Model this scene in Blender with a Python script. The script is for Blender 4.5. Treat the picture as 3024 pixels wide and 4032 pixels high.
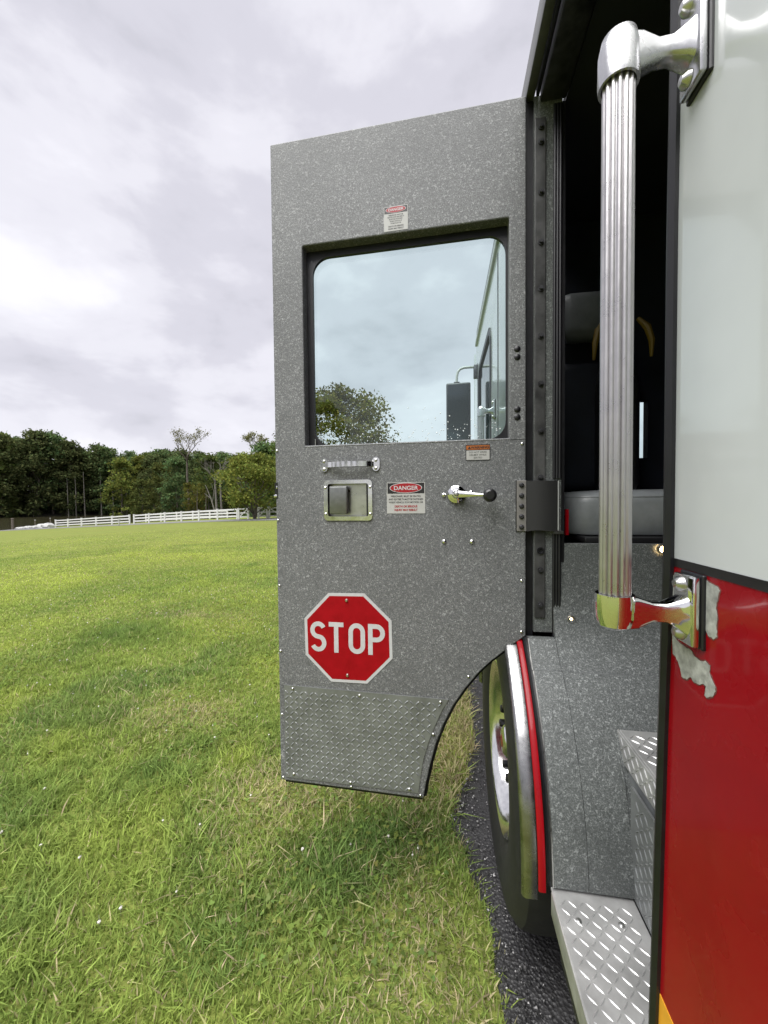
import bpy, bmesh, math, random
import numpy as np
from mathutils import Vector, Matrix
from mathutils.geometry import tessellate_polygon

for o in list(bpy.data.objects):
    bpy.data.objects.remove(o)
sc = bpy.context.scene
COL = sc.collection
R = math.radians

# ------------------------------------------------------------------ camera
CAMH = 1.48
YAW, PITCH, ROLL = R(8.95), R(1.6), R(.54)
fwd = Vector((-math.sin(YAW)*math.cos(PITCH), math.cos(YAW)*math.cos(PITCH), -math.sin(PITCH)))
rt0 = Vector((math.cos(YAW), math.sin(YAW), 0)); up0 = rt0.cross(fwd)
rt = rt0*math.cos(ROLL) - up0*math.sin(ROLL); up = rt.cross(fwd)
cd = bpy.data.cameras.new('camera'); cam = bpy.data.objects.new('camera', cd); COL.objects.link(cam)
cd.sensor_fit = 'VERTICAL'; cd.sensor_height = 36; cd.lens = 36*1512/4032
cd.clip_start = .02; cd.clip_end = 6000
cam.matrix_world = Matrix(((rt.x, up.x, -fwd.x, 0), (rt.y, up.y, -fwd.y, 0), (rt.z, up.z, -fwd.z, CAMH), (0, 0, 0, 1)))
sc.camera = cam

# ------------------------------------------------------------------ world, sun, exposure
SUN_EL, SUN_AZ = R(65), R(214)          # azimuth clockwise from +Y: behind and to the left
EXPOSURE = 2.15
SKY_GAIN = .28
w = bpy.data.worlds.new('World'); sc.world = w; w.use_nodes = True
nt = w.node_tree; nt.nodes.clear()
def N(tree, typ, **kw):
    n = tree.nodes.new(typ)
    for k, v in kw.items():
        if k.startswith('i_'):
            n.inputs[k[2:].replace('_', ' ')].default_value = v
        else:
            setattr(n, k, v)
    return n
def MATH(tree, op, a, b=None, c=None, clamp=False):
    n = tree.nodes.new('ShaderNodeMath'); n.operation = op; n.use_clamp = clamp
    for i, x in enumerate((a, b, c)):
        if x is None: continue
        if isinstance(x, (int, float)): n.inputs[i].default_value = x
        else: tree.links.new(x, n.inputs[i])
    return n.outputs[0]
def MIX(tree, fac, a, b, blend='MIX'):
    n = tree.nodes.new('ShaderNodeMix'); n.data_type = 'RGBA'; n.blend_type = blend
    for s, x in ((n.inputs[0], fac), (n.inputs[6], a), (n.inputs[7], b)):
        if isinstance(x, (int, float)): s.default_value = x
        elif isinstance(x, tuple): s.default_value = (*x[:3], 1)
        else: tree.links.new(x, s)
    return n.outputs[2]
def RAMP(tree, x, stops, interp='LINEAR'):
    n = tree.nodes.new('ShaderNodeValToRGB'); n.color_ramp.interpolation = interp
    e = n.color_ramp.elements
    while len(e) < len(stops): e.new(.5)
    for el, (p, c) in zip(e, stops):
        el.position = p; el.color = (c, c, c, 1) if isinstance(c, (int, float)) else (*c, 1)
    tree.links.new(x, n.inputs[0])
    return n.outputs[0]
tc = N(nt, 'ShaderNodeTexCoord')
sep = N(nt, 'ShaderNodeSeparateXYZ'); nt.links.new(tc.outputs['Generated'], sep.inputs[0])
zz = MATH(nt, 'ADD', MATH(nt, 'MAXIMUM', sep.outputs[2], 0.0), .3)
comb = N(nt, 'ShaderNodeCombineXYZ')
nt.links.new(MATH(nt, 'DIVIDE', sep.outputs[0], zz), comb.inputs[0])
nt.links.new(MATH(nt, 'DIVIDE', sep.outputs[1], zz), comb.inputs[1])
comb.inputs[2].default_value = 3.7
def NOISE(tree, vec, scale, detail=4, rough=.55, dist=0., typ=None):
    n = N(tree, 'ShaderNodeTexNoise'); n.inputs['Scale'].default_value = scale
    n.inputs['Detail'].default_value = detail; n.inputs['Roughness'].default_value = rough
    n.inputs['Distortion'].default_value = dist
    if vec is not None: tree.links.new(vec, n.inputs['Vector'])
    return n.outputs[0]
vsc = N(nt, 'ShaderNodeVectorMath'); vsc.operation = 'MULTIPLY'; vsc.inputs[1].default_value = (1, 1, 2.1)
nt.links.new(tc.outputs['Generated'], vsc.inputs[0])
n1 = NOISE(nt, vsc.outputs[0], 2.3, 5, .5, .25)
n2 = NOISE(nt, vsc.outputs[0], 5.6, 6, .55, .2)
n3 = NOISE(nt, comb.outputs[0], 1.3, 5, .5, .2)
cl = MATH(nt, 'ADD', MATH(nt, 'ADD', MATH(nt, 'MULTIPLY', n1, .5), MATH(nt, 'MULTIPLY', n2, .22)), MATH(nt, 'MULTIPLY', n3, .28))
ccol = RAMP(nt, cl, [(.37, (.86, .85, .905)), (.46, (.74, .73, .79)), (.53, (.62, .61, .675)), (.62, (.51, .505, .56))], 'EASE')
# a little lighter towards the horizon, as thin cloud shows
hz = MATH(nt, 'POWER', MATH(nt, 'SUBTRACT', 1.0, MATH(nt, 'MAXIMUM', sep.outputs[2], 0.0)), 7)
ccol = MIX(nt, MATH(nt, 'MULTIPLY', hz, .16), ccol, (.95, .95, 1.0))
skyn = N(nt, 'ShaderNodeTexSky'); skyn.sky_type = 'NISHITA'; skyn.sun_disc = False
skyn.sun_elevation = SUN_EL; skyn.sun_rotation = SUN_AZ
skyc = MIX(nt, 1.0, skyn.outputs[0], (.08, .08, .08), 'MULTIPLY')
fin = MIX(nt, .93, skyc, ccol)
bg = N(nt, 'ShaderNodeBackground'); bg.inputs[1].default_value = SKY_GAIN
nt.links.new(fin, bg.inputs[0])
wo = N(nt, 'ShaderNodeOutputWorld'); nt.links.new(bg.outputs[0], wo.inputs[0])

sl = bpy.data.lights.new('sun', 'SUN'); sl.energy = 1.5; sl.angle = R(58); sl.color = (1, .985, .965)
so = bpy.data.objects.new('sun', sl); COL.objects.link(so)
sdir = Vector((math.sin(SUN_AZ)*math.cos(SUN_EL), math.cos(SUN_AZ)*math.cos(SUN_EL), math.sin(SUN_EL)))
so.rotation_euler = (-sdir).to_track_quat('-Z', 'Y').to_euler(); so.location = (-5, -8, 20)
vs = sc.view_settings; vs.view_transform = 'Standard'; vs.look = 'None'; vs.exposure = EXPOSURE; vs.gamma = 1
vs.use_curve_mapping = False
sc.cycles.max_bounces = 10; sc.cycles.transparent_max_bounces = 12; sc.cycles.glossy_bounces = 5
sc.cycles.diffuse_bounces = 4; sc.cycles.caustics_reflective = False; sc.cycles.caustics_refractive = False
sc.cycles.use_denoising = True; sc.cycles.sample_clamp_indirect = 6

# ------------------------------------------------------------------ materials
def mat(name, col=(.5, .5, .5), rough=.5, metal=0., spec=.5, coat=0., noise=None, bump=None, emit=None):
    """noise=(scale, amount[,detail]) varies the colour, bump=(scale, strength, distance)"""
    m = bpy.data.materials.new(name); m.use_nodes = True; t = m.node_tree
    b = t.nodes['Principled BSDF']
    b.inputs['Base Color'].default_value = (*col, 1); b.inputs['Roughness'].default_value = rough
    b.inputs['Metallic'].default_value = metal; b.inputs['Specular IOR Level'].default_value = spec
    b.inputs['Coat Weight'].default_value = coat; b.inputs['Coat Roughness'].default_value = .04
    tcn = N(t, 'ShaderNodeTexCoord'); vec = tcn.outputs['Object']
    if noise:
        f = NOISE(t, vec, noise[0], noise[2] if len(noise) > 2 else 4, .6)
        a = noise[1]
        lo = tuple(max(0, c*(1-a)) for c in col); hi = tuple(min(1, c*(1+a)) for c in col)
        t.links.new(MIX(t, RAMP(t, f, [(.3, 0.), (.7, 1.)]), lo, hi), b.inputs['Base Color'])
        t.links.new(MATH(t, 'ADD', MATH(t, 'MULTIPLY', f, .25), max(.0, rough-.12)), b.inputs['Roughness'])
    if bump:
        f = NOISE(t, vec, bump[0], 3, .6)
        bn = N(t, 'ShaderNodeBump'); bn.inputs['Strength'].default_value = bump[1]; bn.inputs['Distance'].default_value = bump[2]
        t.links.new(f, bn.inputs['Height']); t.links.new(bn.outputs[0], b.inputs['Normal'])
    if emit:
        b.inputs['Emission Color'].default_value = (*emit[0], 1); b.inputs['Emission Strength'].default_value = emit[1]
    return m

def speckle(name, base, fleck, rough=.55, dirt=.25):
    """grey textured coating scattered with pale flecks"""
    m = bpy.data.materials.new(name); m.use_nodes = True; t = m.node_tree
    b = t.nodes['Principled BSDF']; b.inputs['Roughness'].default_value = rough
    tcn = N(t, 'ShaderNodeTexCoord'); v = tcn.outputs['Object']
    f1 = NOISE(t, v, 150, 2, .5, 1.2)
    f2 = NOISE(t, v, 330, 2, .6, .8)
    big = NOISE(t, v, 3.2, 5, .6)
    mid = NOISE(t, v, 28, 3, .6)
    k1 = RAMP(t, f1, [(.565, 0.), (.66, 1.)])
    k2 = RAMP(t, f2, [(.50, 0.), (.64, 1.)])
    c = MIX(t, MATH(t, 'MULTIPLY', k2, .42), base, fleck)
    c = MIX(t, MATH(t, 'MULTIPLY', k1, .75), c, fleck)
    dk = RAMP(t, NOISE(t, v, 240, 2, .5, .5), [(.36, 1.), (.5, 0.)])
    c = MIX(t, MATH(t, 'MULTIPLY', dk, .5), c, tuple(x*.35 for x in base))
    c = MIX(t, MATH(t, 'MULTIPLY', RAMP(t, big, [(.42, 0.), (.72, 1.)]), dirt), c, tuple(x*.62 for x in base))
    c = MIX(t, MATH(t, 'MULTIPLY', RAMP(t, mid, [(.4, 0.), (.8, 1.)]), dirt*.5), c, tuple(x*.7 for x in base))
    t.links.new(c, b.inputs['Base Color'])
    bn = N(t, 'ShaderNodeBump'); bn.inputs['Strength'].default_value = .6; bn.inputs['Distance'].default_value = .0012
    t.links.new(f1, bn.inputs['Height']); t.links.new(bn.outputs[0], b.inputs['Normal'])
    return m

M = {}
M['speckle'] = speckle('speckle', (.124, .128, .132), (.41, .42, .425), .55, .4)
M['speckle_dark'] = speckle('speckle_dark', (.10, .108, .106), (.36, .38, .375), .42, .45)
M['white'] = mat('white_paint', (.555, .58, .595), .16, 0, .5, .6, noise=(5, .05))
M['red'] = mat('red_paint', (.255, .0025, .007), .28, 0, .16, .2, noise=(9, .10))
M['black_rubber'] = mat('black_rubber', (.006, .006, .008), .45, noise=(40, .3))
M['black_paint'] = mat('black_paint', (.012, .012, .013), .3)
M['dark_metal'] = mat('dark_metal', (.06, .06, .065), .42, .6, noise=(30, .45))
M['hinge_metal'] = mat('hinge_metal', (.075, .075, .075), .45, .35, noise=(18, .5))
M['chrome'] = mat('chrome', (.80, .80, .80), .05, 1.0)
M['chrome_worn'] = mat('chrome_worn', (.72, .72, .71), .16, 1.0, noise=(60, .1))
M['steel'] = mat('brushed_steel', (.52, .52, .50), .3, 1.0, noise=(45, .12))
M['alu_rail'] = mat('rail_aluminium', (.43, .418, .423), .3, .9, noise=(50, .06))
M['alu_cast'] = mat('cast_aluminium', (.50, .50, .51), .25, .95, noise=(30, .12), bump=(90, .15, .001))
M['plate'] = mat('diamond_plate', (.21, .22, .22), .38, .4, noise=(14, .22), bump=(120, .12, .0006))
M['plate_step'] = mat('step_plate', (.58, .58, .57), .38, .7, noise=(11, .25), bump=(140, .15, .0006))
M['sign_red'] = mat('sign_red', (.29, .0025, .007), .5, 0, .15, noise=(25, .12))
M['sign_white'] = mat('sign_white', (.50, .50, .51), .4, noise=(40, .08))
M['label_white'] = mat('label_white', (.42, .42, .405), .4, noise=(30, .06))
M['label_black'] = mat('label_black', (.015, .014, .015), .4)
M['label_red'] = mat('label_red', (.30, .006, .012), .4)
M['label_orange'] = mat('label_orange', (.38, .11, .018), .4)
M['label_pink'] = mat('faded_red', (.45, .10, .10), .5)
M['text_dark'] = mat('text_dark', (.05, .05, .05), .5)
M['tyre'] = mat('tyre_rubber', (.012, .012, .012), .6, noise=(30, .3), bump=(60, .2, .002))
M['bare'] = mat('bare_metal', (.40, .41, .39), .5, .2, noise=(95, .45, 8), bump=(110, .5, .0008))
M['yellow'] = mat('yellow_stripe', (.75, .36, .03), .35, noise=(40, .1))
M['seat'] = mat('grey_vinyl', (.20, .215, .22), .42, noise=(20, .15), bump=(160, .2, .0008))
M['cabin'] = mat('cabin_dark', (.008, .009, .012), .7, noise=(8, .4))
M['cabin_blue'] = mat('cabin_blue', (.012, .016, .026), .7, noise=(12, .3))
M['header'] = mat('header_paint', (.09, .092, .085), .35, noise=(20, .2))
M['scba_black'] = mat('bottle_black', (.01, .01, .011), .3)
M['scba_yellow'] = mat('strap_yellow', (.20, .13, .01), .5)
M['mirror_dark'] = mat('mirror_dark', (.035, .038, .04), .3, .2, noise=(6, .3))
M['grey_paint'] = mat('grey_trim', (.35, .36, .35), .4)
M['fence'] = mat('fence_vinyl', (.60, .60, .60), .4, noise=(3, .05))
M['rock'] = mat('pale_rock', (.34, .34, .33), .8, noise=(4, .35))
M['wood_post'] = mat('wood_post', (.12, .10, .085), .85, noise=(9, .4))
M['asphalt_road'] = mat('road_asphalt', (.14, .14, .14), .85, noise=(3, .2))
M['bark'] = mat('bark', (.10, .085, .07), .9, noise=(6, .45), bump=(14, .6, .03))
M['dead_bark'] = mat('dead_bark', (.15, .14, .12), .9, noise=(4, .35))
M['lamp'] = mat('lamp_glow', (1, .8, .5), .3, emit=((1, .72, .36), 5))
M['chrome_lamp'] = mat('lamp_bezel', (.7, .62, .5), .15, 1.0)
M['check_grey'] = mat('check_plate_grey', (.22, .21, .20), .45, .2, noise=(60, .1))
M['paddle'] = mat('latch_steel', (.20, .205, .20), .4, .85, noise=(70, .12))
M['flare'] = mat('flare_steel', (.30, .30, .30), .26, 1.0, noise=(25, .2))
M['silt'] = mat('worn_paint', (.16, .17, .175), .5, noise=(20, .3))

def glass_mat():
    m = bpy.data.materials.new('tinted_glass'); m.use_nodes = True; t = m.node_tree
    t.nodes.remove(t.nodes['Principled BSDF'])
    tr = N(t, 'ShaderNodeBsdfTransparent'); tr.inputs[0].default_value = (.90, .98, .968, 1)
    gl = N(t, 'ShaderNodeBsdfGlossy'); gl.inputs['Roughness'].default_value = .02
    fr = N(t, 'ShaderNodeFresnel'); fr.inputs[0].default_value = 1.45
    ms = N(t, 'ShaderNodeMixShader'); t.links.new(fr.outputs[0], ms.inputs[0])
    t.links.new(tr.outputs[0], ms.inputs[1]); t.links.new(gl.outputs[0], ms.inputs[2])
    t.links.new(ms.outputs[0], t.nodes['Material Output'].inputs[0])
    return m
M['glass'] = glass_mat()
M['dark_glass'] = mat('dark_glass', (.012, .02, .02), .05, 0, .6)

def leaf_mat(name, col, var=.35, trans=.35, obj_var=.25):
    m = bpy.data.materials.new(name); m.use_nodes = True; t = m.node_tree
    t.nodes.remove(t.nodes['Principled BSDF'])
    at = N(t, 'ShaderNodeAttribute', attribute_name='Col')
    oi = N(t, 'ShaderNodeObjectInfo')
    c = MIX(t, 1.0, col, at.outputs['Color'], 'MULTIPLY')
    hs = N(t, 'ShaderNodeHueSaturation'); t.links.new(c, hs.inputs['Color'])
    t.links.new(MATH(t, 'ADD', MATH(t, 'MULTIPLY', oi.outputs['Random'], obj_var*2), 1-obj_var), hs.inputs['Value'])
    t.links.new(MATH(t, 'ADD', MATH(t, 'MULTIPLY', oi.outputs['Random'], .05), .475), hs.inputs['Hue'])
    d = N(t, 'ShaderNodeBsdfDiffuse'); tl = N(t, 'ShaderNodeBsdfTranslucent')
    t.links.new(hs.outputs[0], d.inputs[0]); t.links.new(hs.outputs[0], tl.inputs[0])
    ms = N(t, 'ShaderNodeMixShader'); ms.inputs[0].default_value = trans
    t.links.new(d.outputs[0], ms.inputs[1]); t.links.new(tl.outputs[0], ms.inputs[2])
    t.links.new(ms.outputs[0], t.nodes['Material Output'].inputs[0])
    return m
M['leaf_dark'] = leaf_mat('leaf_dark', (.092, .125, .050))
M['leaf_mid'] = leaf_mat('leaf_mid', (.092, .12, .036))
M['leaf_light'] = leaf_mat('leaf_light', (.14, .158, .038))
M['leaf_dry'] = leaf_mat('leaf_dry', (.16, .15, .07))
M['grass'] = leaf_mat('grass_blade', (1, 1, 1), trans=.48, obj_var=0)
M['flower'] = mat('clover_white', (.55, .53, .48), .8)

# ------------------------------------------------------------------ mesh builder
class MB:
    def __init__(s, xf=None):
        s.v = []; s.f = []; s.xf = xf
    def add(s, vs, fs):
        o = len(s.v)
        for p in vs:
            p = Vector(p)
            s.v.append(tuple(s.xf @ p) if s.xf is not None else tuple(p))
        s.f += [tuple(i+o for i in f) for f in fs]
        return s
    def box(s, x0, x1, y0, y1, z0, z1, bev=0, seg=2, xf=None):
        bm = bmesh.new(); bmesh.ops.create_cube(bm, size=1)
        for q in bm.verts:
            q.co = Vector((x0+(q.co.x+.5)*(x1-x0), y0+(q.co.y+.5)*(y1-y0), z0+(q.co.z+.5)*(z1-z0)))
        if bev: bmesh.ops.bevel(bm, geom=bm.edges[:], offset=bev, segments=seg, affect='EDGES', profile=.5)
        bm.verts.index_update()
        vs = [q.co.copy() for q in bm.verts]
        if xf is not None: vs = [xf @ q for q in vs]
        s.add(vs, [tuple(q.index for q in f.verts) for f in bm.faces]); bm.free(); return s
    def prism(s, outer, holes=(), c0=0, c1=.01, axes=None):
        """2-D outline (a,b), holes, extruded along c; axes maps (a,b,c) to xyz"""
        ax = axes or (lambda a, b, c: (a, b, c))
        loops = [list(outer)] + [list(h) for h in holes]
        flat = [p for l in loops for p in l]; n = len(flat)
        tris = tessellate_polygon([[Vector((p[0], p[1], 0)) for p in l] for l in loops])
        vs = [ax(p[0], p[1], c0) for p in flat] + [ax(p[0], p[1], c1) for p in flat]
        fs = []
        for t in tris:
            a, b, c = (Vector((*flat[i], 0)) for i in t)
            if (b-a).cross(c-a).z < 0: t = (t[0], t[2], t[1])
            fs.append(tuple(i+n for i in t)); fs.append(tuple(reversed(t)))
        o = 0
        for li, l in enumerate(loops):
            k = len(l)
            area = sum(l[i][0]*l[(i+1) % k][1]-l[(i+1) % k][0]*l[i][1] for i in range(k))
            for i in range(k):
                a, b = o+i, o+(i+1) % k
                q = (a, b, b+n, a+n)
                if (area < 0) != (li > 0): q = q[::-1]
                fs.append(q)
            o += k
        return s.add(vs, fs)
    def lathe(s, prof, c, ax, n=20, closed=False):
        """profile (radius, height) turned about axis ax from point c"""
        ax = Vector(ax).normalized(); c = Vector(c)
        e1 = ax.orthogonal().normalized(); e2 = ax.cross(e1)
        vs = []; fs = []; rows = []
        for r, h in prof:
            if r < 1e-6:
                rows.append([len(vs)]); vs.append(c+ax*h)
            else:
                rows.append(list(range(len(vs), len(vs)+n)))
                for i in range(n):
                    a = 2*math.pi*i/n
                    vs.append(c+ax*h+(e1*math.cos(a)+e2*math.sin(a))*r)
        for A, B in zip(rows, rows[1:]):
            for i in range(n):
                j = (i+1) % n
                if len(A) == 1 and len(B) == 1: continue
                if len(A) == 1: fs.append((A[0], B[i], B[j]))
                elif len(B) == 1: fs.append((A[i], B[0], A[j]))
                else: fs.append((A[i], B[i], B[j], A[j]))
        # wind outward
        return s.add(vs, [tuple(reversed(f)) for f in fs])
    def tube(s, path, rad, n=10, caps=True):
        path = [Vector(p) for p in path]; m = len(path)
        rad = [rad]*m if isinstance(rad, (int, float)) else rad
        vs = []; fs = []
        t0 = (path[1]-path[0]).normalized(); e = t0.orthogonal().normalized()
        for i, p in enumerate(path):
            t = ((path[min(i+1, m-1)]-path[max(i-1, 0)])).normalized()
            e = (e - t*e.dot(t)).normalized(); g = t.cross(e)
            for k in range(n):
                a = 2*math.pi*k/n
                vs.append(p+(e*math.cos(a)+g*math.sin(a))*rad[i])
        for i in range(m-1):
            for k in range(n):
                j = (k+1) % n
                fs.append((i*n+k, i*n+j, (i+1)*n+j, (i+1)*n+k))
        if caps:
            fs.append(tuple(range(n))[::-1]); fs.append(tuple((m-1)*n+k for k in range(n)))
        return s.add(vs, fs)
    def loft(s, secs, caps=True):
        n = len(secs[0]); vs = [p for q in secs for p in q]; fs = []
        for i in range(len(secs)-1):
            for k in range(n):
                j = (k+1) % n
                fs.append((i*n+k, i*n+j, (i+1)*n+j, (i+1)*n+k))
        if caps:
            fs.append(tuple(range(n))[::-1]); fs.append(tuple((len(secs)-1)*n+k for k in range(n)))
        return s.add(vs, fs)
    def beam(s, p0, p1, wx, wz):
        """bar of width wx and height wz from p0 to p1, kept upright"""
        p0, p1 = Vector(p0), Vector(p1); t = (p1-p0); L = t.length; t.normalize()
        sd = t.cross(Vector((0, 0, 1)))
        sd = sd.normalized() if sd.length > 1e-4 else Vector((1, 0, 0))
        u = sd.cross(t)
        xf = Matrix((sd, t, u)).transposed().to_4x4(); xf.translation = p0
        return s.box(-wx/2, wx/2, 0, L, -wz/2, wz/2, min(wx, wz)*.12, 1, xf)
    def mesh(s, name, smooth=True, angle=35):
        me = bpy.data.meshes.new(name); me.from_pydata(s.v, [], s.f)
        bm = bmesh.new(); bm.from_mesh(me); bmesh.ops.recalc_face_normals(bm, faces=bm.faces[:]); bm.to_mesh(me); bm.free()
        if smooth:
            me.polygons.foreach_set('use_smooth', [True]*len(me.polygons))
            me.set_sharp_from_angle(angle=R(angle))
        me.update(); return me
    def build(s, name, m, parent=None, smooth=True, angle=35):
        me = s.mesh(name, smooth, angle); me.materials.append(M[m] if isinstance(m, str) else m)
        return link(name, me, parent)
BASE = {}
def link(name, me, parent=None):
    o = bpy.data.objects.new(name, me); COL.objects.link(o)
    if parent is not None:
        o.parent = parent
        # parts are modelled in world coordinates: undo the things' base offset once
        if parent.parent is None: o.location = -parent.location
    return o
def thing(name, loc, label, cat, group=None):
    o = bpy.data.objects.new(name, None); COL.objects.link(o); o.location = loc; o.empty_display_size = .2
    return tag(o, label, cat, group)
def tag(o, label=None, cat=None, group=None, kind=None):
    for k, v in (('label', label), ('category', cat), ('group', group), ('kind', kind)):
        if v: o[k] = v
    return o
def rrect(x0, x1, y0, y1, r, n=6):
    p = []
    for cx, cy, a0 in ((x1-r, y1-r, 0), (x0+r, y1-r, 90), (x0+r, y0+r, 180), (x1-r, y0+r, 270)):
        for i in range(n+1):
            a = R(a0+90*i/n); p.append((cx+r*math.cos(a), cy+r*math.sin(a)))
    return p
def text_mesh(txt, size, sx=1., bold=0., align='CENTER'):
    cu = bpy.data.curves.new('t', 'FONT'); cu.body = txt; cu.size = size; cu.align_x = align; cu.offset = bold
    o = bpy.data.objects.new('t', cu); COL.objects.link(o)
    dg = bpy.context.evaluated_depsgraph_get(); dg.update()
    me = bpy.data.meshes.new_from_object(o.evaluated_get(dg))
    vs = [(v.co.x*sx, v.co.y, 0) for v in me.vertices]; fs = [tuple(p.vertices) for p in me.polygons]
    bpy.data.objects.remove(o); bpy.data.curves.remove(cu); bpy.data.meshes.remove(me)
    return vs, fs

# ------------------------------------------------------------------ terrain (camera frame X right, Z ahead)
cy_, sy_ = math.cos(YAW), math.sin(YAW)
def to_cam(x, y): return x*cy_+y*sy_, -x*sy_+y*cy_
def to_world(X, Z): return X*cy_-Z*sy_, X*sy_+Z*cy_
WATER = -2.35
def sstep(a, b, x):
    t = np.clip((x-a)/(b-a), 0, 1); return t*t*(3-2*t)
def shore(X): return np.where(X < -75, 150+(X+75)*.875, 150+(X+75)*.1)
def fenceZ(X): return 38.7+.52*(-14.8-X)
def ground(x, y):
    x = np.asarray(x, float); y = np.asarray(y, float)
    X, Z = x*cy_+y*sy_, -x*sy_+y*cy_
    g = -.053*3*np.logaddexp(0, (-X-12)/3)
    g = np.maximum(g, -5)
    s = np.maximum(0, Z-fenceZ(X)-7)
    g = g - np.minimum(.22*s, 5)*sstep(-4, -16, X)
    g = np.where(Z > 60, np.maximum(g, -5), g)
    far = np.minimum(WATER-.6+.14*(Z-shore(X)), 9)
    g = np.where(Z > 80, np.maximum(g, far), g)
    return g
def gz(x, y): return float(ground(x, y))
def vnoise(x, y, s, seed=0):
    x = x*s+seed*17.3; y = y*s+seed*5.7
    xi = np.floor(x).astype(np.int64); yi = np.floor(y).astype(np.int64); fx = x-xi; fy = y-yi
    def h(a, b):
        n = (a*374761393+b*668265263+seed*982451653) & 0x7fffffff
        n = ((n ^ (n >> 13))*1274126177) & 0x7fffffff
        return ((n ^ (n >> 16)) & 0xffff)/65535.
    fx = fx*fx*(3-2*fx); fy = fy*fy*(3-2*fy)
    return (h(xi, yi)*(1-fx)+h(xi+1, yi)*fx)*(1-fy)+(h(xi, yi+1)*(1-fx)+h(xi+1, yi+1)*fx)*fy
def fbm(x, y, s, seed=0):
    return (vnoise(x, y, s, seed)+.5*vnoise(x, y, s*2.1, seed+1)+.25*vnoise(x, y, s*4.3, seed+2))/1.75

def edge_x(y):                      # grass / asphalt boundary beside the truck
    y = np.asarray(y, float)
    b = np.interp(y, [-9, .9, 1.1, 1.42, 1.6, 1.76, 1.9, 2.1, 2.5, 2.9, 30], [.18, .18, .177, .145, .08, .045, .075, .148, .185, .19, .2])
    return b+.02*(fbm(y, y*0+3, 2.2, 4)-.5)*2+.04*(vnoise(y, y*0, 9, 8)-.5)+.02*(vnoise(y, y*0, 31, 9)-.5)

# polar sheet out to the horizon
rings = [0.]+[.35*(1.085**i) for i in range(112)]
rings = [r for r in rings if r < 2600]
NA = 240
vs = [(0, 0, gz(0, 0))]; fs = []
for r in rings[1:]:
    a = np.arange(NA)*2*math.pi/NA
    x = r*np.cos(a); y = r*np.sin(a); z = ground(x, y)
    vs += list(zip(x.tolist(), y.tolist(), z.tolist()))
for k in range(NA): fs.append((0, 1+k, 1+(k+1) % NA))
for i in range(len(rings)-2):
    o = 1+i*NA
    for k in range(NA):
        j = (k+1) % NA
        fs.append((o+k, o+NA+k, o+NA+j, o+j))
gm = bpy.data.meshes.new('ground'); gm.from_pydata(vs, [], fs); gm.polygons.foreach_set('use_smooth', [True]*len(fs)); gm.update()
def lawn_mat():
    m = bpy.data.materials.new('lawn'); m.use_nodes = True; t = m.node_tree
    b = t.nodes['Principled BSDF']; b.inputs['Roughness'].default_value = .9; b.inputs['Specular IOR Level'].default_value = .1
    tcn = N(t, 'ShaderNodeTexCoord'); v = tcn.outputs['Object']
    mp = N(t, 'ShaderNodeMapping'); mp.inputs['Rotation'].default_value = (0, 0, YAW); mp.inputs['Scale'].default_value = (.55, 1.3, 1); t.links.new(v, mp.inputs[0]); v = mp.outputs[0]
    a = NOISE(t, v, .22, 4, .6); bb = NOISE(t, v, 1.7, 5, .65); c = NOISE(t, v, 16, 4, .7); d = NOISE(t, v, 70, 3, .7)
    k = MIX(t, RAMP(t, bb, [(.35, 0.), (.68, 1.)]), (.165, .20, .046), (.23, .262, .065))
    k = MIX(t, RAMP(t, a, [(.38, 0.), (.66, .55)]), k, (.19, .185, .05))
    k = MIX(t, RAMP(t, c, [(.3, .6), (.58, 0.)]), k, (.075, .10, .02))
    k = MIX(t, RAMP(t, d, [(.32, .6), (.55, 0.)]), k, (.055, .075, .014))
    k = MIX(t, RAMP(t, c, [(.66, 0.), (.8, .5)]), k, (.24, .24, .07))
    t.links.new(k, b.inputs['Base Color'])
    bn = N(t, 'ShaderNodeBump'); bn.inputs['Strength'].default_value = .7; bn.inputs['Distance'].default_value = .04
    t.links.new(c, bn.inputs['Height']); t.links.new(bn.outputs[0], b.inputs['Normal'])
    return m
M['lawn'] = lawn_mat(); gm.materials.append(M['lawn'])
M['shaded_litter'] = mat('shaded_leaf_litter', (.035, .032, .02), .95, noise=(.5, .5)); gm.materials.append(M['shaded_litter'])  # brown litter, with the shade under the far trees put into its colour
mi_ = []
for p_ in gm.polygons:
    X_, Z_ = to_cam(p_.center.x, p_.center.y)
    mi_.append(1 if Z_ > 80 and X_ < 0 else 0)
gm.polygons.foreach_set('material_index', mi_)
tag(link('ground', gm), 'green lawn sloping down towards the lake', 'lawn', kind='structure')

# lake
def water_mat():
    m = mat('lake_water', (.030, .027, .014), .14, 0, .5)
    t = m.node_tree; b = t.nodes['Principled BSDF']
    tcn = N(t, 'ShaderNodeTexCoord')
    f = NOISE(t, tcn.outputs['Object'], .9, 4, .6)
    bn = N(t, 'ShaderNodeBump'); bn.inputs['Strength'].default_value = .25; bn.inputs['Distance'].default_value = .12
    t.links.new(f, bn.inputs['Height']); t.links.new(bn.outputs[0], b.inputs['Normal'])
    return m
M['water'] = water_mat()
wb = MB(); wpts = [to_world(*p) for p in ((-420, 30), (-6, 44), (-2, 175), (-420, 175))]
wb.add([(p[0], p[1], WATER) for p in wpts], [(0, 1, 2, 3)])
tag(wb.build('lake', 'water', None, False), 'dark still lake beyond the white fence', 'lake', kind='structure')

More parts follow.
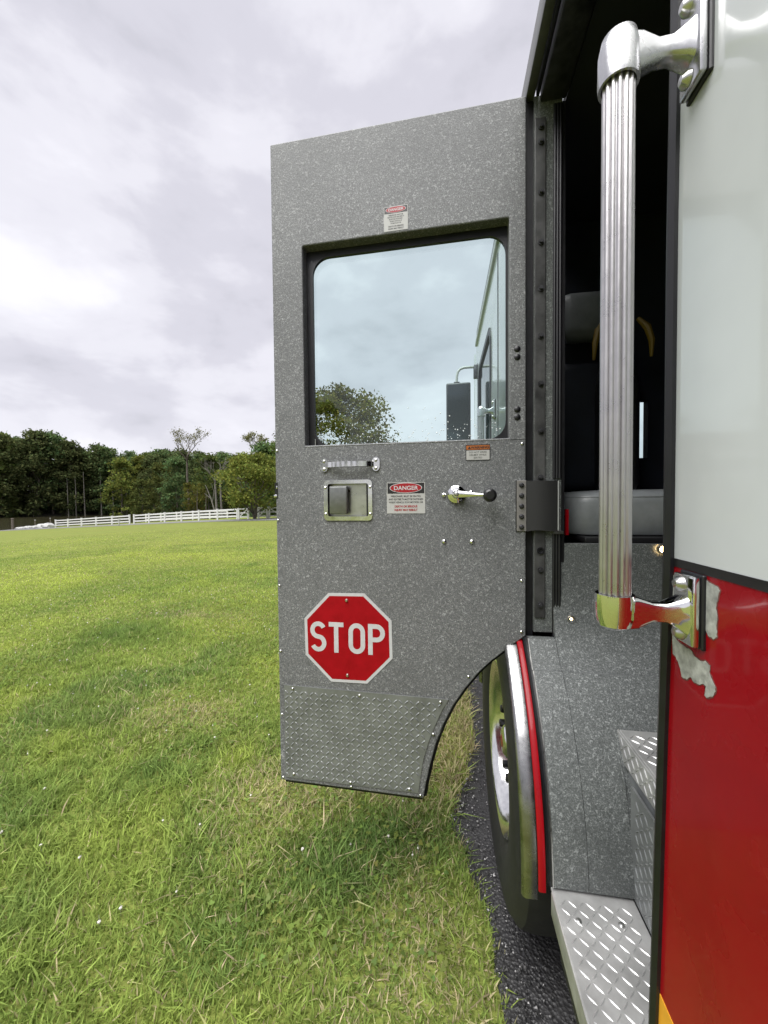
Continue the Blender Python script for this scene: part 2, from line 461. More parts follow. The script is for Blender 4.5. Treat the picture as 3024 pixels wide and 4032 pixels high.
# asphalt drive under the truck
def asphalt_mat():
    m = bpy.data.materials.new('drive_asphalt'); m.use_nodes = True; t = m.node_tree
    b = t.nodes['Principled BSDF']; b.inputs['Roughness'].default_value = .6
    tcn = N(t, 'ShaderNodeTexCoord'); v = tcn.outputs['Object']
    a = NOISE(t, v, 3, 4, .6); c = NOISE(t, v, 130, 3, .6)
    vo = N(t, 'ShaderNodeTexVoronoi'); vo.inputs['Scale'].default_value = 95; t.links.new(v, vo.inputs['Vector'])
    k = MIX(t, RAMP(t, a, [(.3, 0.), (.7, 1.)]), (.014, .0135, .014), (.032, .031, .031))
    k = MIX(t, RAMP(t, c, [(.6, 0.), (.74, .6)]), k, (.09, .088, .085))
    t.links.new(k, b.inputs['Base Color'])
    bn = N(t, 'ShaderNodeBump'); bn.inputs['Strength'].default_value = .8; bn.inputs['Distance'].default_value = .006
    t.links.new(vo.outputs['Distance'], bn.inputs['Height']); t.links.new(bn.outputs[0], b.inputs['Normal'])
    t.links.new(RAMP(t, a, [(.35, .35), (.65, .7)]), b.inputs['Roughness'])
    return m
M['asphalt'] = asphalt_mat()
ys = np.arange(-9, 30, .06); ex = edge_x(ys); vs = []; fs = []
for i, (y, x) in enumerate(zip(ys, ex)):
    for xx, zz_ in ((x-.03, -.012), (x, .010), (x+.5, .016), (6., .016)):
        vs.append((xx, y, zz_+ (gz(xx, y) if xx < 1 else 0)))
    if i:
        for k in range(3): fs.append(((i-1)*4+k, (i-1)*4+k+1, i*4+k+1, i*4+k))
dm = bpy.data.meshes.new('driveway'); dm.from_pydata(vs, [], fs); dm.polygons.foreach_set('use_smooth', [True]*len(fs)); dm.materials.append(M['asphalt']); dm.update()
tag(link('driveway', dm), 'wet black asphalt drive under the fire truck', 'driveway', kind='structure')

# lane between lawn and fence
rv = []; rf = []
Xs = np.linspace(4, -62, 90)
for i, X in enumerate(Xs):
    zc = fenceZ(X) if X < -12 else fenceZ(-12)+(X+12)*.1*-1
    for j, off in enumerate((-1.5, -1.9, -4.1, -4.5)):
        x, y = to_world(X, zc+off)
        rv.append((x, y, gz(x, y)+(.03, .075, .075, .02)[j]))
    if i:
        for k in range(3): rf.append(((i-1)*4+k, (i-1)*4+k+1, i*4+k+1, i*4+k))
rm = bpy.data.meshes.new('lane'); rm.from_pydata(rv, [], rf); rm.materials.append(M['asphalt_road']); rm.update()
tag(link('lane', rm), 'narrow grey lane running along the white fence', 'road', kind='structure')

# ------------------------------------------------------------------ THE FIRE TRUCK
SX = .25                                # plane of the truck's left side
truck = thing('fire_truck', (1.4, 1.0, 0), 'red and white fire truck with its crew door standing open', 'fire truck')
WY, WZ, AR = 1.56, .52, .63             # wheel centre and arch radius
YZ = lambda a, b, c: (c, a, b)          # outline in (y,z), extruded along x
def yedge(z): return float(np.interp(z, [.45, .85, .94, 1.2, 1.41, 1.77, 2.0, 2.69], [.499, .489, .485, .477, .469, .469, .466, .462]))

# side behind the door opening
zs = [.45, .85, 1.2, 1.408]
lo = MB().prism([(-4, .45)]+[(yedge(z), z) for z in zs]+[(-4, 1.408)], (), SX, SX+.035, YZ).build('lower_side_panel', 'red', truck, False)
zs = [1.408, 1.77, 2.0, 2.69]
MB().prism([(-4, 1.4085), (yedge(1.41), 1.4085)]+[(yedge(z), z) for z in zs[1:]]+[(-4, 2.69)], (), SX, SX+.035, YZ).build('upper_side_panel', 'white', truck, False)
MB().prism([(-4, 1.4055), (yedge(1.41), 1.4055), (yedge(1.41), 1.4145), (-4, 1.4145)], (), SX-.0006, SX+.004, YZ).build('black_stripe', 'black_paint', truck, False)
MB().prism([(-4, .80), (yedge(.8)-.001, .80), (yedge(.893)-.003, .893), (-4, .893)], (), SX-.0006, SX+.004, YZ).build('yellow_stripe', 'yellow', truck, False)
# rubber trim round the edge of the opening
sec = []
for z in [.45, .6, .85, 1.0, 1.2, 1.41, 1.77, 2.0, 2.35, 2.69]:
    y = yedge(z)
    pr = [(SX-.004, y-.003), (SX-.007, y+.004), (SX-.004, y+.012), (SX+.004, y+.016), (SX+.03, y+.016), (SX+.03, y-.003)]
    sec.append([(a, b, z) for a, b in pr])
MB().loft(sec).build('edge_trim', 'black_rubber', truck)
# paint worn away beside the rail bracket
pl1 = [(.421, 1.402), (.413, 1.401), (.406, 1.399), (.398, 1.398), (.394, 1.395), (.397, 1.385), (.3985, 1.381), (.399, 1.378), (.3975, 1.372), (.397, 1.367), (.398, 1.358), (.397, 1.351), (.402, 1.347), (.409, 1.348), (.414, 1.353), (.417, 1.359), (.419, 1.368), (.422, 1.376), (.430, 1.385)]
pl2 = [(.468, 1.338), (.466, 1.329), (.457, 1.325), (.445, 1.324), (.435, 1.324), (.429, 1.32), (.42, 1.319), (.413, 1.322), (.406, 1.32), (.407, 1.314), (.403, 1.308), (.398, 1.303), (.398, 1.299), (.402, 1.292), (.41, 1.287), (.413, 1.288), (.411, 1.298), (.416, 1.298), (.422, 1.2945), (.429, 1.293), (.435, 1.296), (.441, 1.2905), (.448, 1.289), (.45, 1.291), (.452, 1.297), (.455, 1.301), (.461, 1.307), (.466, 1.308)]
pl3 = [(.467, 1.395), (.458, 1.397), (.455, 1.388), (.461, 1.372), (.467, 1.368)]
def jag(pl, amp, seed):
    rnd = random.Random(seed); out = []
    for i, p in enumerate(pl):
        q = pl[(i+1) % len(pl)]
        out.append(p)
        for f in (.33, .66):
            out.append((p[0]+(q[0]-p[0])*f+rnd.uniform(-amp, amp), p[1]+(q[1]-p[1])*f+rnd.uniform(-amp, amp)))
    return out
def grow_poly(pl, d):
    n = len(pl); ar = sum(pl[i][0]*pl[(i+1) % n][1]-pl[(i+1) % n][0]*pl[i][1] for i in range(n)); out = []
    for i in range(n):
        a, b = pl[i-1], pl[(i+1) % n]; t = Vector((b[0]-a[0], b[1]-a[1])).normalized(); sg = 1 if ar > 0 else -1
        out.append((pl[i][0]+t.y*d*sg, pl[i][1]-t.x*d*sg))
    return out
M['primer'] = mat('primer_edge', (.13, .045, .04), .6, noise=(120, .4))
for i, pl in enumerate((pl1, pl2)):
    MB().prism(grow_poly(jag(pl, .0006, i+7), .0011), (), SX-.0003, SX+.003, YZ).build('primer_patch', 'primer', truck, False)
for i, pl in enumerate((pl1, pl2, pl3)):
    MB().prism(jag(pl, .0007, i), (), SX-.0005, SX+.003, YZ).build('bare_metal_patch', 'bare', truck, False)

# side ahead of the opening
arc = lambda a0, a1, r, n: [(WY+r*math.cos(R(a0+(a1-a0)*i/n)), WZ+r*math.sin(R(a0+(a1-a0)*i/n))) for i in range(n+1)]
lower = arc(120.9, -6, AR-.012, 40)+[(2.2, .45), (3.3, .45), (3.3, 1.408), (1.2425, 1.408)]
lower = [(max(a, 1.275), b) for a, b in lower]
MB().prism(lower, (), SX, SX+.035, YZ).build('front_lower_panel', 'red', truck, False)
fw = rrect(2.14, 2.86, 1.55, 2.42, .09)
MB().prism([(1.275, 1.4085), (3.3, 1.4085), (3.3, 2.0), (3.2, 2.45), (3.05, 2.69), (1.275, 2.69)], (fw,), SX, SX+.035, YZ).build('front_upper_panel', 'white', truck, False)
fp = MB().prism(rrect(2.13, 2.87, 1.54, 2.43, .095), (rrect(2.165, 2.835, 1.575, 2.395, .07),), SX-.006, SX+.012, YZ).build('front_window_frame', 'black_rubber', truck)
MB().prism(rrect(2.15, 2.85, 1.56, 2.41, .08), (), SX+.004, SX+.009, YZ).build('front_window_pane', 'dark_glass', truck, False)
MB().box(SX-.002, SX+.004, 1.862, 1.876, .75, 2.62).build('front_door_seam', 'black_rubber', truck)
MB().box(SX-.002, SX+.004, 2.955, 2.967, .5, 2.5).build('front_door_seam', 'black_rubber', truck)
MB().prism([(1.275, 1.4055), (3.3, 1.4055), (3.3, 1.4145), (1.275, 1.4145)], (), SX-.0006, SX+.004, YZ).build('black_stripe', 'black_paint', truck, False)
# rear edge return of that side: grey drain strip beside the roof
MB().box(SX-.012, SX+.02, 1.30, 3.05, 2.655, 2.688, .004).build('drip_rail', 'grey_paint', truck)

# shell: roof, floor, far side, rear, nose
MB().box(SX+.11, 2.65, -4, 3.05, 2.69, 2.76, .01).build('roof', 'white', truck)
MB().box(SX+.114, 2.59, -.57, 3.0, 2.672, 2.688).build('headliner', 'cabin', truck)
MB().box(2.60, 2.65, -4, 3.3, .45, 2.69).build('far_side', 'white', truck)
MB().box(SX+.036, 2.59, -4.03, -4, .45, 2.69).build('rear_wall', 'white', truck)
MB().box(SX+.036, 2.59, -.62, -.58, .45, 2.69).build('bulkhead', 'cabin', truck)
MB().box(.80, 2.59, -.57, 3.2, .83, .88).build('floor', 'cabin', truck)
XZ = lambda a, b, c: (a, c, b)
MB().prism([(SX, .45), (2.65, .45), (2.65, 2.69), (SX, 2.69)], ([(.46, 1.5), (2.44, 1.5), (2.44, 2.5), (.46, 2.5)],), 3.302, 3.33, XZ).build('nose', 'white', truck, False)
MB().prism([(.45, 1.49), (2.45, 1.49), (2.45, 2.51), (.45, 2.51)], (), 3.312, 3.318, XZ).build('windshield', 'glass', truck, False)
MB().box(SX-.03, 2.68, 3.34, 3.6, .45, .75, .04, 3).build('front_bumper', 'chrome_worn', truck)
# partition behind the rear-facing seat, with the gap that shows daylight
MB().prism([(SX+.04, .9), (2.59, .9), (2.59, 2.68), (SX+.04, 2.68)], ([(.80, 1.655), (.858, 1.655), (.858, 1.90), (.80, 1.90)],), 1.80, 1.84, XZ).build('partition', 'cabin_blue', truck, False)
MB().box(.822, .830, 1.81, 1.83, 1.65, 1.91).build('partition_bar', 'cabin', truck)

# header over the opening
MB().box(SX-.002, SX+.024, -4, 3.04, 2.69, 2.765, .003).build('header_rail', 'header', truck)
MB().box(SX+.026, SX+.036, .45, 1.24, 2.683, 2.72, .003).build('header_seal', 'black_rubber', truck)
MB().box(SX+.038, SX+.112, -.5, 1.24, 2.665, 2.70, .004).build('inner_header', 'dark_metal', truck)

# hinge post
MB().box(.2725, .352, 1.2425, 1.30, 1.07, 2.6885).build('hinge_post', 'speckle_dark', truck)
MB().box(.2485, .272, 1.255, 1.274, 1.05, 2.688).build('hinge_gap', 'black_rubber', truck)
hl = MB().box(.2735, .3045, 1.2365, 1.2422, 1.115, 2.62, .0015, 1).build('hinge_leaf', 'hinge_metal', truck)
for z in [2.591, 2.548, 2.401, 2.254, 2.117, 1.975, 1.832, 1.689, 1.548, 1.264, 1.156]:
    q = MB().lathe([(0, .0085), (.0045, .0085), (.0052, .0075), (.0052, .003), (.009, .003), (.009, .0)], (.2905, 1.2365, z), (0, -1, 0), 12)
    q.build('bolt', 'dark_metal', hl)
MB().lathe([(.011, .0), (.011, .004), (.007, .004), (.006, .001), (0, .001)], (.2905, 1.2365, 1.324), (0, -1, 0), 16).build('bolt', 'black_rubber', hl)
sl_ = MB()
for i, xx in enumerate((.331, .339, .347)):
    sl_.tube([(xx, 1.2415, 1.545), (xx, 1.2415, 2.655)], .0048, 8)
    sl_.tube([(xx, 1.2415, 1.055), (xx, 1.2415, 1.385)], .0048, 8)
sl_.build('door_seal', 'black_rubber', truck)
MB().box(.352, .362, 1.245, 1.30, 1.06, 2.664).build('post_return', 'black_rubber', truck)

# wheel-well wall inside the opening: follows the arch, then rises to the seat
prof = [(WY+AR*math.cos(R(a)), WZ+AR*math.sin(R(a))) for a in np.linspace(176, 120.6, 26)]
prof = prof[:-5]+[(1.150, .989), (1.184, 1.024), (1.210, 1.060), (1.228, 1.105), (1.239, 1.16), (1.244, 1.23), (1.246, 1.345)]
def sheet(prof, x0, x1, t):
    m = MB(); n = len(prof)
    vs = [(x0, a, b) for a, b in prof]+[(x1, a, b) for a, b in prof]+[(x0, a+t, b) for a, b in prof]+[(x1, a+t, b) for a, b in prof]
    fs = []
    for i in range(n-1):
        fs += [(i, n+i, n+i+1, i+1), (2*n+i, 2*n+i+1, 3*n+i+1, 3*n+i), (i, i+1, 2*n+i+1, 2*n+i), (n+i, 3*n+i, 3*n+i+1, n+i+1)]
    fs += [(0, 2*n, 3*n, n), (n-1, 2*n-1, 4*n-1, 3*n-1)]
    return m.add(vs, fs)
pa = [p for p in prof if p[1] < 1.068]
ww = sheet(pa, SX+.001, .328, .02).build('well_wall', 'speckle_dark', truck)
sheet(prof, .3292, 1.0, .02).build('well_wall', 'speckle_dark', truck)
# bright worn edge of the well beside the opening
sheet([(a-.001, b) for a, b in pa], SX-.002, SX+.0008, .022).build('well_edge', 'steel', truck)
# smooth worn strip above the upper step
# arch: black seal, red lip, bright flare
def shell(r0, r1, x0, x1, a0, a1, n, lip=0):
    m = MB(); secs = []
    for i in range(n+1):
        a = R(a0+(a1-a0)*i/n); c, s = math.cos(a), math.sin(a)
        pts = [(x1, r0), (x0+lip, r0), (x0+lip*.3, r0-lip*.4), (x0, r0-lip), (x0+.006, r0-lip*1.3), (x0+.012, r1), (x1, r1)]
        secs.append([(x, WY+r*c, WZ+r*s) for x, r in pts])
    return m.loft(secs)
shell(.622, .60, .238, .2505, 178, -2, 60).build('arch_seal', 'black_rubber', truck)
shell(.611, .585, .221, .2375, 179, -2, 60, .004).build('arch_lip', 'red', truck)
shell(.600, .572, .184, .2205, 182, -4, 64, .010).build('arch_flare', 'flare', truck)
shell(.598, .590, .252, .85, 184, -6, 48).build('wheel_housing', 'black_paint', truck)
# screws on the flare
# front wheel
wl = MB().lathe([(.30, .04), (.315, .022), (.36, .004), (.43, 0), (.485, .012), (.512, .035), (.52, .07), (.52, .22), (.51, .26), (.43, .29), (.31, .27), (.30, .2), (.30, .04)], (.188, WY, WZ), (1, 0, 0), 72)
wheel = wl.build('front_wheel', 'tyre', truck)
MB().lathe([(.297, .028), (.305, .02), (.300, .016), (.288, .024), (.272, .045), (.262, .085), (.20, .10), (.155, .098), (.12, .088), (.10, .088), (.10, .2)], (.19, WY, WZ), (1, 0, 0), 64).build('rim', 'chrome_worn', wheel)
MB().lathe([(0, -.012), (.04, -.010), (.056, 0), (.07, .03), (.085, .045), (.088, .09)], (.232, WY, WZ), (1, 0, 0), 32).build('hub', 'chrome_worn', wheel)
MB().lathe([(0, -.003), (.022, -.002), (.028, .003)], (.2215, WY, WZ), (1, 0, 0), 24).build('hub_badge', 'red', wheel)
for k in range(10):
    a = 2*math.pi*k/10
    c = (.29, WY+.128*math.cos(a), WZ+.128*math.sin(a))
    MB().lathe([(0, -.062), (.012, -.060), (.0165, -.055), (.0165, -.03), (.021, -.03), (.021, -.006), (.026, 0)], c, (1, 0, 0), 8).build('lug_nut', 'black_paint', wheel, True, 25)
MB().tube([(.35, WY, WZ), (1.2, WY, WZ)], .07, 16).build('axle', 'black_paint', truck)

# ---- steps
def lugs(m, a0, a1, b0, b1, fn, cell=.0176, L=.0115, W=.0031, H=.0016, inside=None):
    i = 0; a = a0
    na, nb = int((a1-a0)/cell), int((b1-b0)/cell)
    for i in range(na):
        for j in range(nb):
            ca, cb = a0+(i+.5)*cell, b0+(j+.5)*cell
            if inside and not inside(ca, cb): continue
            t = R(45 if (i+j) % 2 else -45); c, s = math.cos(t), math.sin(t)
            P = lambda u, v, h: fn(ca+u*c-v*s, cb+u*s+v*c, h)
            vs = [P(-L, 0, 0), P(-L*.4, -W, 0), P(L*.4, -W, 0), P(L, 0, 0), P(L*.4, W, 0), P(-L*.4, W, 0), P(-L*.55, 0, H), P(L*.55, 0, H)]
            m.add(vs, [(0, 1, 6), (1, 2, 7, 6), (2, 3, 7), (3, 4, 7), (4, 5, 6, 7), (5, 0, 6)])
step = MB().box(SX-.004, .426, -.5, .95, .549, .558, .002, 1)
lugs(step, SX+.004, .424, .30, .922, lambda a, b, h: (a, b, .558+h), .0192, .0108, .0020, .0016)
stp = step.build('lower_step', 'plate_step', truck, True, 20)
MB().box(SX-.006, SX-.001, -.5, .93, .50, .556, .002).build('step_lip', 'plate_step', stp)
for p in ((.286, .87), (.375, .875), (.29, .6), (.38, .6)):
    MB().lathe([(0, .004), (.004, .0035), (.007, 0)], (p[0], p[1], .558), (0, 0, 1), 12).build('screw', 'steel', stp)
MB().box(SX+.01, .6, -.5, .93, .40, .546, .02).build('step_box', 'black_paint', truck)
ris = MB().box(.4265, .432, -.5, .955, .56, .81)
RS = lambda a, b, h: (.4265-h, a, b)
lugs(ris, .30, .95, .565, .808, RS, .0192, .0108, .0020, .0016)
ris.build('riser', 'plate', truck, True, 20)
us = MB().box(.440, .80, -.5, 1.06, .883, .889, .002, 1)
us.box(.434, .4398, -.5, 1.06, .825, .889, .001, 1)
ins = lambda a, b: (b-WY)**2+(.889-WZ)**2 > (AR+.012)**2
lugs(us, .446, .79, .30, 1.06, lambda a, b, h: (a, b, .889+h), .0192, .0108, .0020, .0016, ins)
lugs(us, .30, 1.03, .828, .886, lambda a, b, h: (.434-h, a, b), .0192, .0108, .0020, .0016)
usp = us.build('upper_step', 'plate_step', truck, True, 20)
MB().box(.441, .82, -.5, 1.0, .56, .82).build('step_backing', 'silt', truck)
gus = [(WY+(AR-.004)*math.cos(R(a)), WZ+(AR-.004)*math.sin(R(a))) for a in np.linspace(175, 144, 12)]
gus += [(.985, .80), (.96, .72), (.94, .60)]
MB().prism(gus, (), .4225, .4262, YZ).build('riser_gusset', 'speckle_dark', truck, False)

# ---- rear-facing seat
cush = MB()
n = 26; prof = []
pts = rrect(.395, 1.00, 1.32, 1.78, .09, 6)
layers = [(1.372, .018), (1.366, .004), (1.378, -.002), (1.43, -.006), (1.468, -.002), (1.488, .004), (1.50, .02), (1.508, .07), (1.512, .16)]
cxm, cym = .70, 1.55
secs = []
for z, ins_ in layers:
    sec_ = []
    for x, y in pts:
        v = Vector((x-cxm, y-cym)); l = v.length
        v = v*(max(.02, l-ins_)/l); sec_.append((cxm+v.x, cym+v.y, z))
    secs.append(sec_)
seat = cush.loft(secs).build('rear_facing_seat', 'seat', truck, True, 60)
ring = []
for x, y in pts+[pts[0]]:
    v = Vector((x-cxm, y-cym)); l = v.length; v = v*((l-.006)/l); ring.append((cxm+v.x, cym+v.y, 1.487))
MB().tube(ring, .0035, 6, False).build('piping', 'seat', seat)
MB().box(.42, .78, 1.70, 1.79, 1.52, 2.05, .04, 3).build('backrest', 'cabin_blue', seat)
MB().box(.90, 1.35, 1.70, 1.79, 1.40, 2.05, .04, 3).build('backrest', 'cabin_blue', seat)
MB().box(.47, .72, 1.66, 1.76, 2.13, 2.32, .04, 3).build('headrest', 'seat', seat)
MB().box(.43, .96, 1.27, 1.78, 1.345, 1.362, .003).build('seat_base', 'black_paint', seat)
MB().box(.370, .380, 1.262, 1.275, 1.37, 1.45).build('grab_strap', 'red', truck)

# ---- small courtesy lamps on the well wall
for nm, (x, y, z) in (('a', (.379, 1.2385, 1.115)), ('b', (.631, 1.2415, 1.332))):
    lp = MB().lathe([(.010, .012), (.0125, .008), (.014, 0)], (x, y, z), (0, -1, 0), 20).build('courtesy_lamp', 'chrome_lamp', truck)
    MB().lathe([(0, .009), (.005, .008), (.0095, .003)], (x, y, z), (0, -1, 0), 16).build('lens', 'lamp', lp)

# ---- grab rail (also on the front door)
def grab_rail(bx, by, px_y, name):
    """tube at (bx,by), pads on the truck side at y = px_y"""
    zb, zt = 1.381, 1.8965
    m = MB(); n = 90; secs = []
    for z in (zb-.01, zt+.02):
        s = []
        for k in range(n):
            a = 2*math.pi*k/n
            r = .0122+.0028*abs(math.cos(a*7+.3))**.7
            s.append((bx+r*math.cos(a), by+r*math.sin(a), z))
        secs.append(s)
    rail = m.loft(secs).build(name, 'alu_rail', truck, True, 50)
    for sgn, z0 in ((-1, zb), (1, zt)):
        mname = 'chrome' if sgn < 0 else 'alu_cast'
        b = MB()
        # cup around the tube end
        h = .038 if sgn < 0 else .053
        pr = [(.0158, 0), (.0184, 0), (.0190, .006), (.0186, h*.62), (.016, h*.86), (.0095, h*.97), (0, h)]
        b.lathe(pr, (bx, by, z0), (0, 0, sgn), 32)
        # arm: waisted, swelling into the pad
        d = Vector((SX-bx, px_y-by, 0)); L = d.length; d.normalize(); sd = Vector((-d.y, d.x, 0))
        zc = z0+sgn*(.018 if sgn < 0 else .026)
        secs = []
        for t, hh, ww, dz in ((0.0, .019, .014, 0), (.25, .0165, .012, 0), (.45, .0098, .009, -.001), (.62, .0098, .009, -.001), (.78, .016, .012, 0), (.9, .022, .0135, .001), (.985, .029, .0155, .002)):
            c = Vector((bx, by, zc+dz*sgn))+d*(L*t)
            s = []
            for k in range(20):
                a = 2*math.pi*k/20
                ca, sa = math.cos(a), math.sin(a)
                ee = .42
                s.append(c+sd*(ww*math.copysign(abs(ca)**ee, ca))+Vector((0, 0, hh*math.copysign(abs(sa)**ee, sa))))
            secs.append(s)
        b.loft(secs)
        # pad with round screws
        zl, zh = (zc-.030, zc+.040) if sgn < 0 else (zc-.040, zc+.050)
        b.box(SX-.011, SX-.0035, px_y-.0165, px_y+.0165, zl, zh, .0022, 2)
        b.build('bracket', mname, rail, True, 40)
        MB().box(SX-.0035, SX+.001, px_y-.0185, px_y+.0185, zl-.002, zh+.002, .0012, 1).build('gasket', 'black_rubber', rail)
        for zz_ in (zl+.010, zh-.010):
            MB().lathe([(0, .0075), (.004, .0068), (.0075, .003), (.008, 0)], (SX-.011, px_y+.002, zz_), (-1, 0, 0), 18).build('screw', 'steel', rail)
    return rail
grab_rail(.176, .433, .431, 'grab_rail')
grab_rail(.183, 1.975, 1.965, 'grab_rail')

# ---- side mirror
mi = MB().box(.018, .198, 2.955, 3.02, 1.78, 2.365, .012, 3).build('side_mirror', 'mirror_dark', truck)
MB().prism(rrect(.028, .188, 1.93, 2.35, .008), (), 2.953, 2.957, XZ).build('mirror_glass', mat('mirror_face', (.07, .08, .085), .12, .8), mi)
MB().prism(rrect(.028, .188, 1.79, 1.915, .008), (), 2.953, 2.957, XZ).build('mirror_glass', mat('mirror_wide', (.35, .4, .4), .08, 1.), mi)
MB().tube([(.095, 2.985, 2.36), (.098, 2.985, 2.42), (.105, 2.985, 2.452), (.122, 2.985, 2.472), (.15, 2.985, 2.482), (.2, 2.99, 2.484), (.262, 3.0, 2.486)], .0095, 10).build('mirror_arm', 'grey_paint', mi)
MB().box(.075, .118, 2.97, 3.0, 2.363, 2.376, .003).build('mirror_clamp', 'dark_metal', mi)
MB().box(.222, .262, 2.98, 3.02, 2.40, 2.50, .006).build('arm_bracket', 'dark_metal', mi)

# ------------------------------------------------------------------ the open door
HX, HY = .248, 1.237
dd = Vector((-.9996, .028, 0)).normalized(); nn = Vector((-dd.y, dd.x, 0)); nn = Vector((-.028, -.9996, 0)).normalized()
DX = Matrix.Identity(4)
for i, c in enumerate((-dd, Vector((0, 0, 1)), nn, Vector((HX, HY, 0)))):
    for r in range(3): DX[r][i] = c[r]
# local door frame: a = -u (right in the photo), b = height, c = towards the cabin side
DW, DT, DB = .826, 2.69, .497
arcp = [(0.0, 1.0575), (.0496, 1.0175), (.1059, .9696), (.1397, .9347), (.1845, .8767), (.222, .8185), (.2547, .7516), (.2795, .6848), (.2991, .6094), (.3133, .5455), (.3215, DB)]
inner = [(-DW, DB)]+[(-u, z) for u, z in arcp[::-1]]+[(0, DT), (-DW, DT)]
win = rrect(-.7165, -.049, 1.668, 2.340, .006, 2)
lat = rrect(-.640, -.494, 1.427, 1.543, .01, 3)
door = MB(DX).prism(inner, (win, lat), -.046, 0).build('crew_door', 'speckle', truck, False)
bev = door.modifiers.new('soft_edges', 'BEVEL'); bev.width = .0035; bev.segments = 2; bev.limit_method = 'ANGLE'; bev.angle_limit = R(50)
DP = door
wo_ = rrect(-.712, -.046, 1.655, 2.335, .062, 8)
outer = [(-DW-.004, DB-.004)]+[(-u+.006, z-.006) for u, z in arcp[::-1]]+[(.004, DT), (-DW-.004, DT)]
def split_poly(poly, z, keep_low):
    out = []
    for i, p in enumerate(poly):
        q = poly[(i+1) % len(poly)]
        a, b = (p[1] <= z) == keep_low, (q[1] <= z) == keep_low
        if a: out.append(p)
        if a != b:
            t = (z-p[1])/(q[1]-p[1]); out.append((p[0]+(q[0]-p[0])*t, z))
    return out
MB(DX).prism(split_poly(outer, 1.41, True), (), -.064, -.048).build('outer_skin', 'red', DP, False)
MB(DX).prism(split_poly(outer, 1.411, False), (wo_,), -.064, -.048).build('outer_skin', 'white', DP, False)
MB(DX).prism(rrect(-.7155, -.0495, 1.645, 2.3395, .004, 2), (rrect(-.694, -.0545, 1.676, 2.316, .058, 8),), -.0475, -.036).build('window_seal', 'black_rubber', DP)
MB(DX).prism(rrect(-.716, -.043, 1.648, 2.338, .06, 8), (), -.0565, -.0525).build('window_pane', 'glass', DP, False)
# rounded sill and dark rubber strip under the cut edge
MB(DX).tube([(-.7165, 1.668, -.003), (-.049, 1.668, -.003)], .004, 8).build('window_sill', 'speckle', DP)
ed = []
edge_line = [(-DW+.012, DB-.003)]+[(-u-.004, z-.003) for u, z in arcp[::-1]][:1]
sv = MB(DX)
pts = [(-u, z) for u, z in arcp]
secs = []
for i, (a, b) in enumerate(pts):
    p, q = pts[max(i-1, 0)], pts[min(i+1, len(pts)-1)]
    t = Vector((q[0]-p[0], q[1]-p[1])).normalized(); nrm = Vector((-t.y, t.x))
    if nrm.x < 0: nrm = -nrm
    o1 = (a+nrm.x*.0005, b+nrm.y*.0005); o2 = (a+nrm.x*.010, b+nrm.y*.010)
    secs.append([(o1[0], o1[1], -.008), (o2[0], o2[1], -.016), (o2[0], o2[1], -.068), (o1[0], o1[1], -.068)])
sv.loft(secs)
sv.build('edge_seal', 'black_rubber', DP)
MB(DX).box(-DW+.01, -.325, DB-.016, DB-.0008, -.06, -.012, .004).build('bottom_seal', 'black_rubber', DP)
# seam between the window surround and the lower panel
MB(DX).box(-.0485, -.002, 1.6655, 1.6668, -.001, .0005).build('panel_seam', 'black_rubber', DP)

def screw(u, z, r=.0052, m='chrome', parent=None, w=0., h=.0042):
    MB(DX).lathe([(0, h), (r*.5, h*.86), (r*.86, h*.5), (r, 0)], (-u, z, w), (0, 0, 1), 14).build('screw', m, parent or DP, True, 60)
for u, z in [(.2495, 1.4983), (.2494, 1.3493), (.1627, 1.3493), (.1646, 1.5045)]: screw(u, z, .0082, h=.006)
for u, z in [(.0111, 1.6529), (.0123, 1.2299), (.013, 1.0691), (.1743, .9159)]: screw(u, z)
for u, z in [(.819, 1.658), (.8195, 1.418), (.818, 1.19), (.818, .9586), (.817, .7334), (.816, .5072), (.568, .5055), (.331, .5065)]: screw(u, z, .0046)
for u, z in [(.0253, 1.9419), (.0253, 1.9173), (.0253, 1.7583), (.0253, 1.7343)]:
    MB(DX).lathe([(0, .004), (.006, .0036), (.0095, .001), (.0098, 0)], (-u, z, 0), (0, 0, 1), 18).build('plug', 'black_rubber', DP)

# kick plate
kr = [(.238, .8364), (.2598, .7984), (.2874, .7344), (.3042, .6877), (.3211, .6294), (.3315, .5659), (.338, .5147)]
kp = [(-.806, .512)]+[(-u, z) for u, z in kr[::-1]]+[(-.806, .8405)]
k = MB(DX).prism(kp, (), .0003, .003)
def kin(a, b):
    u = -a
    return b < .835 and b > .517 and u < .802 and u > np.interp(b, [p[1] for p in kr[::-1]], [p[0] for p in kr[::-1]])+.009
lugs(k, -.806, -.23, .514, .842, lambda a, b, h: (a, b, .003+h), .0183, .0092, .0026, .0022, kin)
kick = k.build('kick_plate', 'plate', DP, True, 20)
for u, z in [(.7742, .8289), (.5342, .8253), (.2635, .8259), (.2875, .7176), (.7756, .5255), (.5691, .5215), (.3676, .5242)]:
    screw(u, z, .0055, 'steel', None, .003)

